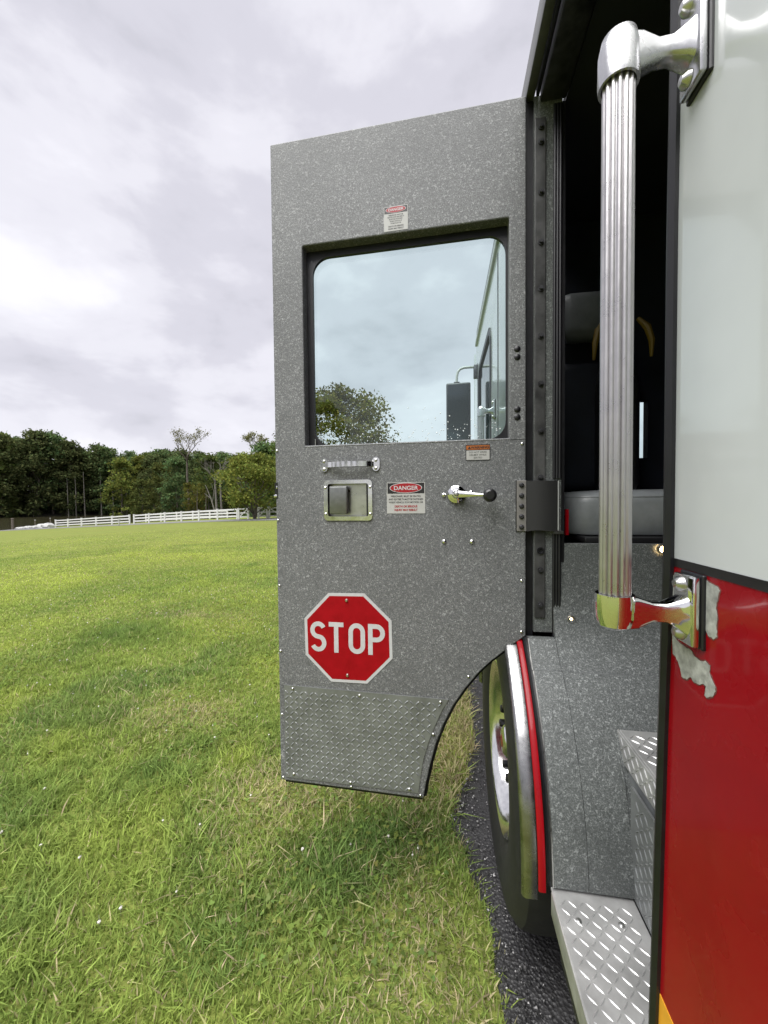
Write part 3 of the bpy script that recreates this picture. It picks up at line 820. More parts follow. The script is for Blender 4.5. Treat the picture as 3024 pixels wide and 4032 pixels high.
# pull handle
ph = MB(DX)
hz_ = 1.603
for ua in (.6478, .4698):
    pr = []
    for i in range(28):
        a = 2*math.pi*i/28
        rr = .0135+.0075*abs(math.sin(a))**1.6
        pr.append((-ua+rr*.92*math.cos(a), hz_+rr*1.1*math.sin(a)))
    ph.prism(pr, (), .0002, .005)
secs = []
for i in range(15):
    t = i/14; u = .640+(.477-.640)*t
    lift = .004+.026*math.sin(math.pi*t)**.55; hgt = .0105
    secs.append([(-u+ca*0, hz_+hgt*sy, lift+.0035*cz) for ca, sy, cz in ((0, -1, -.6), (0, -.8, 1), (0, .8, 1), (0, 1, -.6))])
ph.loft(secs)
ph.build('pull_handle', 'chrome_worn', DP, True, 60)
for u, z in ((.648, 1.6155), (.648, 1.5894), (.4698, 1.6149), (.470, 1.5885)): screw(u, z, .0056, 'steel', None, .005, .0022)

# paddle latch in its recessed pan
MB(DX).prism(rrect(-.651, -.4835, 1.4165, 1.5525, .014, 5), (rrect(-.637, -.497, 1.4305, 1.540, .006, 3),), .0003, .004).build('latch_frame', 'chrome_worn', DP, True, 30)
MB(DX).prism(rrect(-.6395, -.4945, 1.4275, 1.5425, .008, 3), (), -.030, -.026).build('latch_pan', 'steel', DP, False)
MB(DX).box(-.632, -.5695, 1.4385, 1.5315, -.012, .004, .0035, 3).build('latch_paddle', 'paddle', DP)
MB(DX).box(-.505, -.497, 1.431, 1.540, -.026, -.004).build('latch_wall', 'black_paint', DP)
for u, z in ((.6445, 1.5275), (.490, 1.5275), (.6445, 1.4385), (.490, 1.4385)): screw(u, z, .0052, 'chrome', None, .004)

# window crank
MB(DX).lathe([(0, .032), (.010, .031), (.013, .026), (.0145, .018), (.021, .016), (.0225, .010), (.0275, .008), (.029, .003), (.029, 0)], (-.2103, 1.500, 0), (0, 0, 1), 32).build('crank_base', 'chrome', DP)
secs = []
for t, hw, th in ((0, .012, .006), (.25, .0095, .005), (.6, .006, .004), (1, .0042, .0035)):
    u = .2103+(.112-.2103)*t; z = 1.500+(1.4955-1.5)*t; w_ = .026+.012*t
    secs.append([(-u, z+hw*math.sin(2*math.pi*k/12), w_+th*math.cos(2*math.pi*k/12)) for k in range(12)])
MB(DX).loft(secs).build('crank_arm', 'chrome', DP)
MB(DX).lathe([(0, .066), (.012, .066), (.0155, .062), (.019, .061), (.0205, .056), (.0195, .045), (.014, .036), (.010, .034)], (-.112, 1.4950, 0), (0, 0, 1), 28).build('crank_knob', 'black_paint', DP)
MB(DX).lathe([(0, .0365), (.004, .0358), (.0075, .032)], (-.2103, 1.500, 0), (0, 0, 1), 16).build('screw', 'steel', DP)

# check strap to the hinge post
cp = MB(DX).box(-.0275, .0005, 1.3835, 1.540, .0004, .0045, .001, 1).build('check_plate', 'check_grey', DP)
MB(DX).box(-.0305, -.0275, 1.382, 1.5415, .0004, .003).build('check_edge', 'black_rubber', DP)
for i in range(5):
    MB(DX).lathe([(0, .006), (.0045, .0058), (.0072, .003), (.0078, 0)], (-.0135, 1.5255-i*.0322, .0045), (0, 0, 1), 14).build('bolt', 'dark_metal', DP)
stv = []
for i in range(9):
    t = i/8; a = .0008+.090*t
    stv.append([(a, 1.383+.004*t+.003*math.sin(t*5), -.001+.010*math.sin(t*3.1)), (a, 1.5385-.001*t, -.001+.010*math.sin(t*3.1)), (a, 1.5385-.001*t, .003+.010*math.sin(t*3.1)), (a, 1.383+.004*t+.003*math.sin(t*5), .003+.010*math.sin(t*3.1))])
MB(DX).loft(stv).build('check_strap', mat('strap_fabric', (.016, .016, .016), .75, bump=(300, .3, .0006)), DP)
MB(DX).box(.0915, .0945, 1.386, 1.5375, -.003, .0045).build('strap_clamp', 'grey_paint', DP)
MB(DX).box(.078, .107, 1.376, 1.3845, -.006, .006).build('strap_bracket', 'steel', DP)
# latch jaw on the free edge
MB(DX).box(-.8295, -.8185, 1.493, 1.548, -.03, .0012).build('striker_slot', 'black_paint', DP)
MB(DX).box(-.8325, -.8205, 1.497, 1.506, -.02, .0035, .0015).build('latch_jaw', 'chrome', DP)
MB(DX).box(-.8235, -.8195, 1.526, 1.537, -.02, .0025, .001).build('latch_jaw', 'chrome', DP)
# small bolt standing inside the window corner
MB(DX).tube([(-.6905, 1.66, -.030), (-.6905, 1.697, -.030)], .0025, 8).build('window_stop', 'steel', DP)

# rain drops on the outside of the window, low on the glass
rnd = random.Random(5)
dr = MB(DX)
for i in range(170):
    a = -.69+.62*rnd.random(); b = 1.68+abs(rnd.gauss(0, .045)); r = rnd.uniform(.0009, .0026)
    dr.lathe([(0, .0012), (r*.7, .0009), (r, 0)], (a, b, -.0524), (0, 0, 1), 7)
tag(dr.build('rain_drops', mat('rain_drop', (.75, .8, .8), .05, 0, .8), DP), kind='stuff')

# ------------------------------------------------------------------ signs and stickers on the door
def flat_text(lines, cx, y0, dy, size, sx, c, bold=0., xf=DX):
    m = MB(xf)
    for i, l in enumerate(lines):
        vs_, fs_ = text_mesh(l, size, sx, bold)
        m.add([(cx+v[0], y0-i*dy+v[1], c) for v in vs_], fs_)
    return m
def at_door(u, z, w=0): return DX @ Vector((-u, z, w))

su, sz = .5740, 1.0185
stop = thing('stop_sign', at_door(su, sz, 0), 'red octagonal STOP sign screwed low on the open door', 'sign')
octo = lambda r: [(-su+r/math.cos(R(22.5))*math.cos(R(22.5+45*i+1.2)), sz+r/math.cos(R(22.5))*math.sin(R(22.5+45*i+1.2))) for i in range(8)]
MB(DX).prism(octo(.1525), (), .0003, .0016).build('border', 'sign_white', stop, False)
MB(DX).prism(octo(.1425), (), .0012, .0019).build('face', 'sign_red', stop, False)
def stroke(path, wd, c0, c1, m=None, closed=False):
    m = m or MB(DX); n = len(path); secs = []
    for i, p in enumerate(path):
        a = path[(i-1) % n] if (closed or i > 0) else path[i]; b = path[(i+1) % n] if (closed or i < n-1) else path[i]
        t = Vector((b[0]-a[0], b[1]-a[1])).normalized(); q = Vector((-t.y, t.x))*wd/2
        secs.append([(p[0]+q.x, p[1]+q.y, c0), (p[0]-q.x, p[1]-q.y, c0), (p[0]-q.x, p[1]-q.y, c1), (p[0]+q.x, p[1]+q.y, c1)])
    if closed: secs.append(secs[0])
    return m.loft(secs, not closed)
LH = .104; LWd = .0155; y0 = sz-LH/2
def arcpt(cx, cy, rx, ry, a0, a1, n=10): return [(cx+rx*math.cos(R(a0+(a1-a0)*i/n)), cy+ry*math.sin(R(a0+(a1-a0)*i/n))) for i in range(n+1)]
lx = [-su-.104, -su-.040, -su+.032, -su+.098]; hw_ = .021; hh = LH/2-LWd/2
S = arcpt(lx[0], sz+hh*.5, hw_, hh*.5, 25, 180, 10)+arcpt(lx[0], sz+hh*.5, hw_, hh*.5, 180, 250, 5)[1:]+arcpt(lx[0], sz-hh*.5, hw_, hh*.5, 70, -90, 12)+arcpt(lx[0], sz-hh*.5, hw_, hh*.5, -90, -155, 5)[1:]
stroke(S, LWd, .0016, .0023).build('letter', 'sign_white', stop, False)
tl_ = stroke([(lx[1]-.026, sz+hh), (lx[1]+.026, sz+hh)], LWd, .0016, .0023); stroke([(lx[1], sz+hh-LWd/2), (lx[1], sz-LH/2)], LWd, .0016, .0023, tl_)
tl_.build('letter', 'sign_white', stop, False)
O = arcpt(lx[2], sz+hh-.022, hw_, .022, 0, 180, 12)+arcpt(lx[2], sz-hh+.022, hw_, .022, 180, 360, 12)
stroke(O, LWd, .0016, .0023, None, True).build('letter', 'sign_white', stop, False)
pl_ = stroke([(lx[3]-.019, sz-LH/2), (lx[3]-.019, sz+LH/2)], LWd, .0016, .0023)
stroke([(lx[3]-.0115, sz+hh)]+arcpt(lx[3]+.002, sz+hh-.0225, .021, .0225, 90, -90, 12)+[(lx[3]-.0115, sz+hh-.045)], LWd, .00165, .00235, pl_)
pl_.build('letter', 'sign_white', stop, False)
for dz in (.128, -.128):
    MB(DX).lathe([(0, .005), (.0035, .0045), (.006, 0)], (-su-.002, sz+dz, .0018), (0, 0, 1), 14).build('screw', 'steel', stop)

def ellipse(cx, cy, rx, ry, n=40): return [(cx+rx*math.cos(2*math.pi*i/n), cy+ry*math.sin(2*math.pi*i/n)) for i in range(n)]
def danger(u0, u1, z0, z1, head, lines, lsize, label, red_lines=(), name='danger_sticker', white='label_white', ink='text_dark', ink2='label_red'):
    cx = -(u0+u1)/2; W = u1-u0; H = z1-z0
    t = thing(name, at_door((u0+u1)/2, (z0+z1)/2), label, 'sticker')
    MB(DX).prism(rrect(-u1, -u0, z0, z1, .002, 2), (), .0003, .0010).build('backing', white, t, False)
    hb = z1-H*head
    MB(DX).prism([(-u1+W*.02, hb), (-u0-W*.02, hb), (-u0-W*.02, z1-H*.022), (-u1+W*.02, z1-H*.022)], (), .0008, .0012).build('header', 'label_black', t, False)
    cy = (hb+z1)/2; rx = W*.425; ry = H*head*.455
    MB(DX).prism(ellipse(cx, cy, rx, ry), (), .0011, .0014).build('oval_border', 'sign_white', t, False)
    MB(DX).prism(ellipse(cx, cy, rx*.955, ry*.90), (), .0013, .0016).build('oval', 'label_red', t, False)
    s = H*head*.50
    vs_, fs_ = text_mesh('DANGER', s, 1., s*.02)
    wd = max(v[0] for v in vs_)-min(v[0] for v in vs_); k_ = rx*1.48/wd
    MB(DX).add([(cx+v[0]*k_, cy-s*.35+v[1], .0018) for v in vs_], fs_).build('title', 'sign_white', t, False)
    yy = hb-lsize*1.45
    m = MB(DX); m2 = MB(DX)
    for i, l in enumerate(lines):
        vs_, fs_ = text_mesh(l, lsize, .92, lsize*.02); kx = min(1, W*.90/(2*max(v[0] for v in vs_)))
        m.add([(cx+v[0]*kx, yy+v[1], .0014) for v in vs_], fs_); yy -= lsize*1.22
    m.build('wording', ink, t, False)
    yy -= lsize*.5
    for l in red_lines:
        s2 = lsize*1.12
        vs_, fs_ = text_mesh(l, s2, .92, s2*.035)
        m2.add([(cx+v[0], yy+v[1], .0014) for v in vs_], fs_); yy -= s2*1.28
    m2.build('wording', ink2, t, False)
danger(.3095, .4348, 1.4397, 1.5412, .36, ['PERSONNEL MUST BE SEATED', 'AND SEATBELTS MUST BE FASTENED', 'WHILE VEHICLE IS IN MOTION OR'], .0080, 'wide DANGER sticker between the paddle latch and window crank', ['DEATH OR SERIOUS', 'INJURY MAY RESULT'])
danger(.3586, .4360, 2.3470, 2.4242, .285, ['PERSONNEL MUST BE', 'SEATED AND SEATBELTS', 'MUST BE FASTENED', 'WHILE VEHICLE IS', 'IN MOTION OR'], .0053, 'small faded DANGER sticker above the door window', ['DEATH OR SERIOUS', 'INJURY MAY RESULT'], ink='text_dark', ink2='text_dark')
t = thing('warning_sticker', at_door(.1435, 1.63), 'orange and white WARNING sticker below the window corner', 'sticker')
MB(DX).prism(rrect(-.1814, -.1058, 1.6052, 1.6550, .0035, 3), (), .0003, .0010).build('backing', 'label_black', t, False)
MB(DX).prism(rrect(-.1790, -.1082, 1.6395, 1.6526, .0015, 2), (), .0008, .0012).build('header', 'label_orange', t, False)
MB(DX).prism(rrect(-.1790, -.1082, 1.6075, 1.6372, .0015, 2), (), .0008, .0012).build('panel', 'label_white', t, False)
MB(DX).prism([(-.1745, 1.6418), (-.1645, 1.6418), (-.1695, 1.6505)], (), .0010, .0014).build('triangle', 'label_black', t, False)
flat_text(['WARNING'], -.1375, 1.6425, .01, .0105, 1.08, .0016, .0003).build('title', 'label_black', t, False)
flat_text(['DO NOT WEAR', 'HELMET WHILE', 'SEATED'], -.1436, 1.6285, .0085, .0077, .98, .0014, .0001).build('wording', 'text_dark', t, False)

# breathing apparatus held in the seat back
ba = thing('breathing_apparatus', (.665, 1.66, 1.55), 'black air bottle with yellow straps held in the cab seat back', 'breathing set')
MB().lathe([(0, 0), (.06, .005), (.075, .04), (.075, .42), (.06, .50), (.03, .55), (.03, .60), (0, .605)], (.665, 1.63, 1.50), (0, 0, 1), 24).build('bottle', 'scba_black', ba)
for s in (-1, 1):
    MB().tube([(.665+s*.06, 1.60, 2.16), (.665+s*.085, 1.585, 2.12), (.665+s*.098, 1.58, 2.07), (.665+s*.10, 1.585, 2.01)], [.008, .013, .011, .005], 8).build('strap', 'scba_yellow', ba)

# ------------------------------------------------------------------ grass
rng = np.random.default_rng(11)
def sample_zone(z0, z1, dens, a0=-66, a1=32):
    """points on the lawn in a ring sector about the camera"""
    A = .5*(z1**2-z0**2)*R(a1-a0); n = int(A*dens)
    r = np.sqrt(rng.uniform(z0**2, z1**2, n)); a = rng.uniform(R(a0), R(a1), n)
    X, Z = r*np.sin(a), r*np.cos(a)
    x, y = X*cy_-Z*sy_, X*sy_+Z*cy_
    k = x < edge_x(y)+rng.normal(0, .012, n)
    return x[k], y[k]
LUSH = [(-.46, 1.45, .22, .20), (-.25, 1.62, .12, .12), (-3.4, 3.8, .8, .35), (-.75, 1.15, .18, .16), (-2.2, 6.5, .9, .4)]
THIN = [(-.83, 1.85, .30, .26), (-.35, 2.1, .22, .2), (-.12, 1.2, .16, .5), (-3.0, 4.6, .7, .3), (-1.9, 2.4, .35, .25)]
def grass_colours(x, y, n):
    p = fbm(x, y, .55, 1); q = fbm(x, y, 2.3, 5); r = rng.random(n); t = fbm(x, y, 1.1, 20); dist = np.hypot(x, y)
    base = np.stack([.19+.07*(q-.5)*2, .235+.06*(q-.5)*2, .042+.012*(q-.5)], 1)
    light = np.array([.31, .345, .055]); dark = np.array([.095, .15, .040]); dry = np.array([.38, .30, .15])
    wl_ = np.clip((p-.47)*4, 0, 1)*.85; base = base*(1-wl_[:, None])+light*wl_[:, None]
    wd_ = np.clip((t-.60)*5, 0, 1)*.7*np.clip(1.2-dist/7, 0, 1); base = base*(1-wd_[:, None])+dark*wd_[:, None]
    # lush dark clumps of coarse grass
    lush = sum(np.exp(-(((x-a)/r1)**2+((y-b)/r2)**2)) for a, b, r1, r2 in LUSH)
    wk = np.clip(lush*(.1+1.3*q), 0, .6); base = base*(1-wk[:, None])+np.array([.10, .155, .034])*wk[:, None]
    # worn, drier strip beside the drive and in thin patches
    thin = sum(np.exp(-(((x-a)/r1)**2+((y-b)/r2)**2)) for a, b, r1, r2 in THIN)
    e = np.clip((np.clip(1-(edge_x(y)-x)/1.1, 0, 1)*.75+.13+thin*.8)*(1-.75*np.clip(lush, 0, 1)), 0, 1.2)
    dm_ = ((r < e*(.2+1.6*np.clip(fbm(x, y, 1.4, 31)-.30, 0, 1)))).astype(float)*rng.uniform(.35, 1, n)
    base = base*(1-dm_[:, None])+dry*dm_[:, None]
    return np.minimum(base*rng.uniform(.95, 2.2, (n, 1))*np.array([.97, .98, 1.35]), .9)
GV = []; GF3 = []; GF4 = []; GC = []
off = 0
def add_blades(x, y, hmin, hmax, wmin, wmax, lean, curl=.5):
    global off
    n = len(x); z = ground(x, y)
    t = fbm(x, y, 1.1, 20); hm = .8+.35*np.clip((t-.5)*3, 0, 1)+.4*np.clip(sum(np.exp(-(((x-a)/r1)**2+((y-b)/r2)**2)) for a, b, r1, r2 in LUSH), 0, 1)-.25*np.clip(sum(np.exp(-(((x-a)/r1)**2+((y-b)/r2)**2)) for a, b, r1, r2 in THIN), 0, 1)
    h = rng.uniform(hmin, hmax, n)*hm; wd = rng.uniform(wmin, wmax, n)
    a = rng.uniform(0, 2*np.pi, n); ln = np.abs(rng.normal(0, lean, n))+.1
    dx, dy = np.cos(a), np.sin(a); b = a+np.pi/2+rng.normal(0, .5, n); px, py = np.cos(b), np.sin(b)
    pts = []
    for f, ww in ((0, .8), (.5, 1.), (1., 0.)):
        hx = h*ln*(f**1.6); hz2 = h*(f-curl*.35*f*f*np.minimum(ln, 1))
        cx_, cyy, cz = x+dx*hx, y+dy*hx, z+hz2-.004
        if ww:
            pts.append((cx_-px*wd*ww/2, cyy-py*wd*ww/2, cz)); pts.append((cx_+px*wd*ww/2, cyy+py*wd*ww/2, cz))
        else: pts.append((cx_, cyy, cz))
    V = np.stack([np.stack(p, 1) for p in pts], 1).reshape(-1, 3)
    base = off+np.arange(n)*5
    GF4.append(np.stack([base, base+1, base+3, base+2], 1)); GF3.append(np.stack([base+2, base+3, base+4], 1))
    GV.append(V); c = grass_colours(x, y, n)
    GC.append(np.repeat(c, 5, 0)); off += 5*n
for z0, z1, dens, h0, h1, w0, w1, ln_ in ((.75, 1.9, 17000, .016, .055, .0026, .0062, .8), (1.9, 3.4, 10500, .016, .055, .0034, .007, .8), (3.4, 6, 5600, .02, .055, .005, .009, .75), (6, 10, 2400, .022, .05, .008, .014, .7), (10, 16, 850, .02, .042, .013, .02, .7), (16, 28, 300, .014, .032, .02, .034, .7)):
    x, y = sample_zone(z0, z1, dens)
    if z0 > 9:                                   # thin out towards the distance
        k = rng.random(len(x)) > np.clip((np.hypot(x, y)-11)/18, 0, .97); x, y = x[k], y[k]
    add_blades(x, y, h0, h1, w0, w1, ln_)
# coarse tufts
x, y = sample_zone(.8, 5.5, 60)
k = fbm(x, y, 1.1, 20) > .50
cx, cyv = x[k], y[k]
m_ = 34
x = np.repeat(cx, m_)+rng.normal(0, .035, len(cx)*m_); y = np.repeat(cyv, m_)+rng.normal(0, .035, len(cx)*m_)
kk = x < edge_x(y); add_blades(x[kk], y[kk], .04, .095, .0035, .0072, .75, .8)
def np_mesh(name, V, faces, C=None):
    me = bpy.data.meshes.new(name)
    V = np.asarray(V, np.float32); me.vertices.add(len(V)); me.vertices.foreach_set('co', V.ravel())
    tot = sum(f.size for f in faces); cnt = np.concatenate([np.full(len(f), f.shape[1]) for f in faces])
    me.loops.add(tot); me.loops.foreach_set('vertex_index', np.concatenate([f.ravel() for f in faces]).astype(np.int32))
    me.polygons.add(len(cnt)); st = np.concatenate([[0], np.cumsum(cnt)[:-1]]).astype(np.int32)
    me.polygons.foreach_set('loop_start', st); me.polygons.foreach_set('loop_total', cnt.astype(np.int32))
    me.update(calc_edges=True)
    if C is not None:
        at = me.color_attributes.new('Col', 'FLOAT_COLOR', 'POINT')
        at.data.foreach_set('color', np.concatenate([C, np.ones((len(C), 1))], 1).astype(np.float32).ravel())
    return me
gme = np_mesh('grass', np.concatenate(GV), [np.concatenate(GF4), np.concatenate(GF3)], np.concatenate(GC)); gme.materials.append(M['grass'])
tag(link('grass', gme), 'short mown grass with drier blades along the drive', 'grass', kind='stuff')
print('grass tris', off/5*3)

# clover: three round leaflets each
x, y = sample_zone(.8, 6.5, 750)
k = (fbm(x, y, .8, 44) > .5) & (x < edge_x(y)-.12); x, y = x[k], y[k]; n = len(x); z = ground(x, y)+rng.uniform(.018, .05, n)
V = []; F = []; C = []
rot = rng.uniform(0, 6.28, n); rr = rng.uniform(.0035, .0058, n)*(1+.07*np.clip(np.hypot(x, y)-2, 0, 3))
tx, ty = rng.normal(0, .3, n), rng.normal(0, .3, n)
cc = np.stack([.14+.07*rng.random(n), .215+.07*rng.random(n), .06+.02*rng.random(n)], 1)*rng.uniform(.7, 1.3, (n, 1))
o_ = 0
for j in range(3):
    a = rot+j*2.094; lx_, ly_ = x+np.cos(a)*rr, y+np.sin(a)*rr
    P = []
    for i in range(6):
        b = i*math.pi/3
        ddx, ddy = np.cos(a+b)*rr, np.sin(a+b)*rr
        P.append(np.stack([lx_+ddx, ly_+ddy, z+(ddx+np.cos(a)*rr)*tx+(ddy+np.sin(a)*rr)*ty], 1))
    V.append(np.stack(P, 1).reshape(-1, 3)); F.append(np.arange(n*6).reshape(-1, 6)+o_); o_ += n*6; C.append(np.repeat(cc, 6, 0))
cme = np_mesh('clover_leaves', np.concatenate(V), F, np.concatenate(C)); cme.materials.append(M['grass'])
tag(link('clover_leaves', cme), 'low clover leaves spread through the grass', 'clover', kind='stuff')
# white clover heads
x, y = sample_zone(.9, 9, 9)
k = (x < edge_x(y)-.1); x, y = x[k], y[k]
fb = bmesh.new()
for a, b in zip(x, y):
    g = gz(a, b); r = rng.uniform(.0042, .0075)
    mt = Matrix.Translation((a, b, g+rng.uniform(.02, .045))) @ Matrix.Diagonal((1, 1, rng.uniform(.7, 1), 1))
    q = bmesh.ops.create_icosphere(fb, subdivisions=1, radius=r, matrix=mt)
    for v in q['verts']: v.co += Vector(rng.normal(0, r*.12, 3))
    bmesh.ops.create_cone(fb, segments=4, radius1=.0008, radius2=.0008, depth=.05, matrix=Matrix.Translation((a, b, g+.02)))
fme = bpy.data.meshes.new('clover_flowers'); fb.to_mesh(fme); fb.free(); fme.materials.append(M['flower'])
tag(link('clover_flowers', fme), 'small white clover heads dotted over the lawn', 'clover flowers', kind='stuff')

# loose stone along the drive's edge
n = 6500
y = rng.uniform(.3, 7, n); x = edge_x(y)+np.abs(rng.normal(0, .09, n))-.012
big = rng.random(n) < .12
s = np.where(big, rng.uniform(.004, .008, n), rng.uniform(.0018, .004, n))
oc = np.array([(1, 0, 0), (-1, 0, 0), (0, 1, 0), (0, -1, 0), (0, 0, 1), (0, 0, -1)], float)
V = oc[None]*s[:, None, None]*rng.uniform(.6, 1.3, (n, 6, 1))
a = rng.uniform(0, 6.28, n); ca, sa = np.cos(a), np.sin(a)
V = np.stack([V[..., 0]*ca[:, None]-V[..., 1]*sa[:, None], V[..., 0]*sa[:, None]+V[..., 1]*ca[:, None], V[..., 2]*.7], -1)+np.stack([x, y, .016+s*.2], 1)[:, None]
tri = np.array([(0, 2, 4), (2, 1, 4), (1, 3, 4), (3, 0, 4), (2, 0, 5), (1, 2, 5), (3, 1, 5), (0, 3, 5)])
F = (tri[None]+np.arange(n)[:, None, None]*6).reshape(-1, 3)
tone = np.where(rng.random(n) < (.10+.35*np.exp(-((y-1.75)/.3)**2)), rng.uniform(.16, .45, n), rng.uniform(.015, .07, n))
C = np.repeat(np.stack([tone, tone*.98, tone*.96], 1), 6, 0)
sme = np_mesh('gravel', V.reshape(-1, 3), [F], C)
def stone_mat():
    m = mat('loose_stone', (.2, .2, .2), .6); t = m.node_tree
    at = N(t, 'ShaderNodeAttribute', attribute_name='Col'); t.links.new(at.outputs['Color'], t.nodes['Principled BSDF'].inputs['Base Color']); return m
sme.materials.append(stone_mat())
tag(link('gravel', sme), 'loose stone chips along the edge of the drive', 'gravel', kind='stuff')

# ------------------------------------------------------------------ trees
def leaf_mesh(name, P, size, rng_, tone, flat=.0):
    n = len(P)
    nrm = rng_.normal(0, 1, (n, 3)); nrm[:, 2] = np.abs(nrm[:, 2])*(1+flat); nrm /= np.linalg.norm(nrm, axis=1)[:, None]
    t = np.cross(nrm, rng_.normal(0, 1, (n, 3))); t /= np.linalg.norm(t, axis=1)[:, None]; b = np.cross(nrm, t)
    s = size*rng_.uniform(.55, 1.3, (n, 1))
    V = np.stack([P-t*s, P-b*s*.55, P+t*s, P+b*s*.55], 1).reshape(-1, 3)
    return np_mesh(name, V, [np.arange(n*4).reshape(-1, 4)], np.repeat(tone, 4, 0))
def make_tree(seed, h, cr, cb, nleaf, size, kind='round', trunk_r=None, nclump=60, spread=.16, multi=1):
    """returns (trunk mesh, crown mesh), base at the origin"""
    rn = np.random.default_rng(seed); rd = random.Random(seed)
    tr = trunk_r or h*.014
    m = MB(); clumps = []
    for k_ in range(multi):
        a0 = rd.uniform(0, 6.28); ln = .0 if multi == 1 else h*.12
        path = []; rad = []
        for i in range(7):
            t_ = i/6
            path.append((math.cos(a0)*ln*t_*1.5+rd.uniform(-1, 1)*h*.008*i, math.sin(a0)*ln*t_*1.5+rd.uniform(-1, 1)*h*.008*i, h*.86*t_))
            rad.append(max(tr*.12, tr*(1-t_*.85)/(multi**.5)))
        rad[0] *= 1.35; m.tube(path, rad, 8)
        for i in range(nclump//multi):
            # crown envelope
            t_ = rd.random()**(.8)
            zc = cb+(h-cb)*t_
            if kind == 'round': env = math.sqrt(max(.02, 1-(2*t_-.9)**2*.83))
            elif kind == 'tall': env = (.55+.45*math.sin(math.pi*min(1, t_*1.05)))*(1-t_*.45)
            elif kind == 'vase': env = .35+.75*t_ if t_ < .8 else 1.0-(t_-.8)*2.2
            elif kind == 'full': env = math.sqrt(max(.03, 1-t_**2.2))
            else: env = 1
            a = rd.uniform(0, 6.28); rr_ = cr*env*math.sqrt(rd.uniform(.12, 1))
            c = Vector((math.cos(a)*rr_, math.sin(a)*rr_, zc))
            clumps.append(c)
            if i % 3 == 0:
                f = min(.95, max(.12, (zc-h*.12-rr_*.5)/(h*.86)))
                k0 = int(f*6); p0 = Vector(path[k0]).lerp(Vector(path[min(6, k0+1)]), f*6-k0)
                mid = p0.lerp(c, .5)+Vector((0, 0, -.05*rr_))
                m.tube([p0, mid, c], [tr*.32*(1-f*.6), tr*.2*(1-f*.6), tr*.06], 5)
    cl_ = np.array([tuple(c) for c in clumps]); ctone = rn.uniform(.72, 1.28, len(cl_))
    idx = rn.integers(0, len(cl_), nleaf)
    d = rn.normal(0, 1, (nleaf, 3)); d /= np.linalg.norm(d, axis=1)[:, None]
    rad_ = spread*cr*rn.uniform(.75, 1.5, len(cl_))
    P = cl_[idx]+d*(rn.random((nleaf, 1))**.45)*rad_[idx][:, None]*np.array([1.25, 1.25, .72])
    P[:, 2] = np.maximum(P[:, 2], h*.02)
    tone = (ctone[idx]*rn.uniform(.7, 1.3, nleaf))[:, None]*np.ones((1, 3))
    tone[:, 0] *= rn.uniform(.85, 1.2, nleaf)
    return m.mesh('trunk'), leaf_mesh('crown', P, size, rn, tone, .4)
def plant(name, meshes, X, Z, s, rz, leaf, label, group=None, cat='tree', bark='bark', sz_=1., z_off=-.1):
    x, y = to_world(X, Z)
    o = bpy.data.objects.new(name, None); COL.objects.link(o); o.location = (x, y, gz(x, y)+z_off); o.rotation_euler = (0, 0, rz); o.scale = (s, s, s*sz_)
    tag(o, label, cat, group)
    for nm, me, mt in (('trunk', meshes[0], bark), ('crown', meshes[1], leaf)):
        if me is None: continue
        c = bpy.data.objects.new(nm, me); COL.objects.link(c); c.parent = o
        if len(me.materials) == 0: me.materials.append(M[mt])
        c.material_slots[0].link = 'OBJECT'; c.material_slots[0].material = M[mt]
    return o
forest = [make_tree(100+i, 25, 5.2+.5*(i % 3), (.5, .8, .4)[i % 3], 4600, .46, ('full', 'round', 'full', 'full', 'round', 'full')[i], .28, 95, .27) for i in range(6)]
rd = random.Random(3)
GW = 'trees of the wood across the lake'
row = 0
for off_z, step_, n_ in ((-.8, 3.6, 30), (1.5, 5.0, 34), (6, 5.2, 32), (12, 6, 28), (20, 6.5, 22), (30, 7, 20), (42, 7.5, 20)):
    Xp = -205.
    while Xp < -28:
        X = Xp+rd.uniform(-1.8, 1.8); Z = float(shore(X))+off_z+rd.uniform(-1.5, 2)+2.5
        if -1.55 < X/Z:
            hill = 1.0+ .14*math.exp(-((X/Z+.93)/.13)**2)-.05*math.exp(-((X/Z+.70)/.06)**2)
            lf = rd.choices(['leaf_dark', 'leaf_mid', 'leaf_light'], (.62, .30, .08))[0]
            if off_z > 15: lf = 'leaf_dark'
            s = rd.uniform(.9, 1.06)*hill*(.93 if off_z < 8 else .86 if off_z < 25 else .80)
            if off_z < 0: s = rd.uniform(.24, .42)
            plant('woodland_tree', forest[rd.randrange(6)], X, Z, s, rd.uniform(0, 6.28), lf,
                  {'leaf_dark': 'dark green', 'leaf_mid': 'mid-green', 'leaf_light': 'yellow-green'}[lf]+' tree standing in the dense wood across the lake'+(', behind the front rows' if off_z > 10 else ', near the waterline'), GW)
        Xp += step_*rd.uniform(.75, 1.25)
# bare trunks rising from the far waterline
stick = MB().tube([(0, 0, 0), (.15, 0, 5), (.1, .1, 10), (.3, 0, 15)], [.2, .16, .12, .05], 7).mesh('trunk')
for px_ in (270, 300, 335, 400, 445, 500, 560):
    q = (px_-1512)/1512; Z = 120
    for _ in range(6): Z = float(shore(q*Z))+1.0
    plant('bare_trunk', (stick, None), q*Z, Z, rd.uniform(.8, 1.1), rd.uniform(0, 6), 'leaf_dark', 'pale slim bare trunk rising at the far waterline', 'bare trunks at the waterline', 'trunk', 'dead_bark')
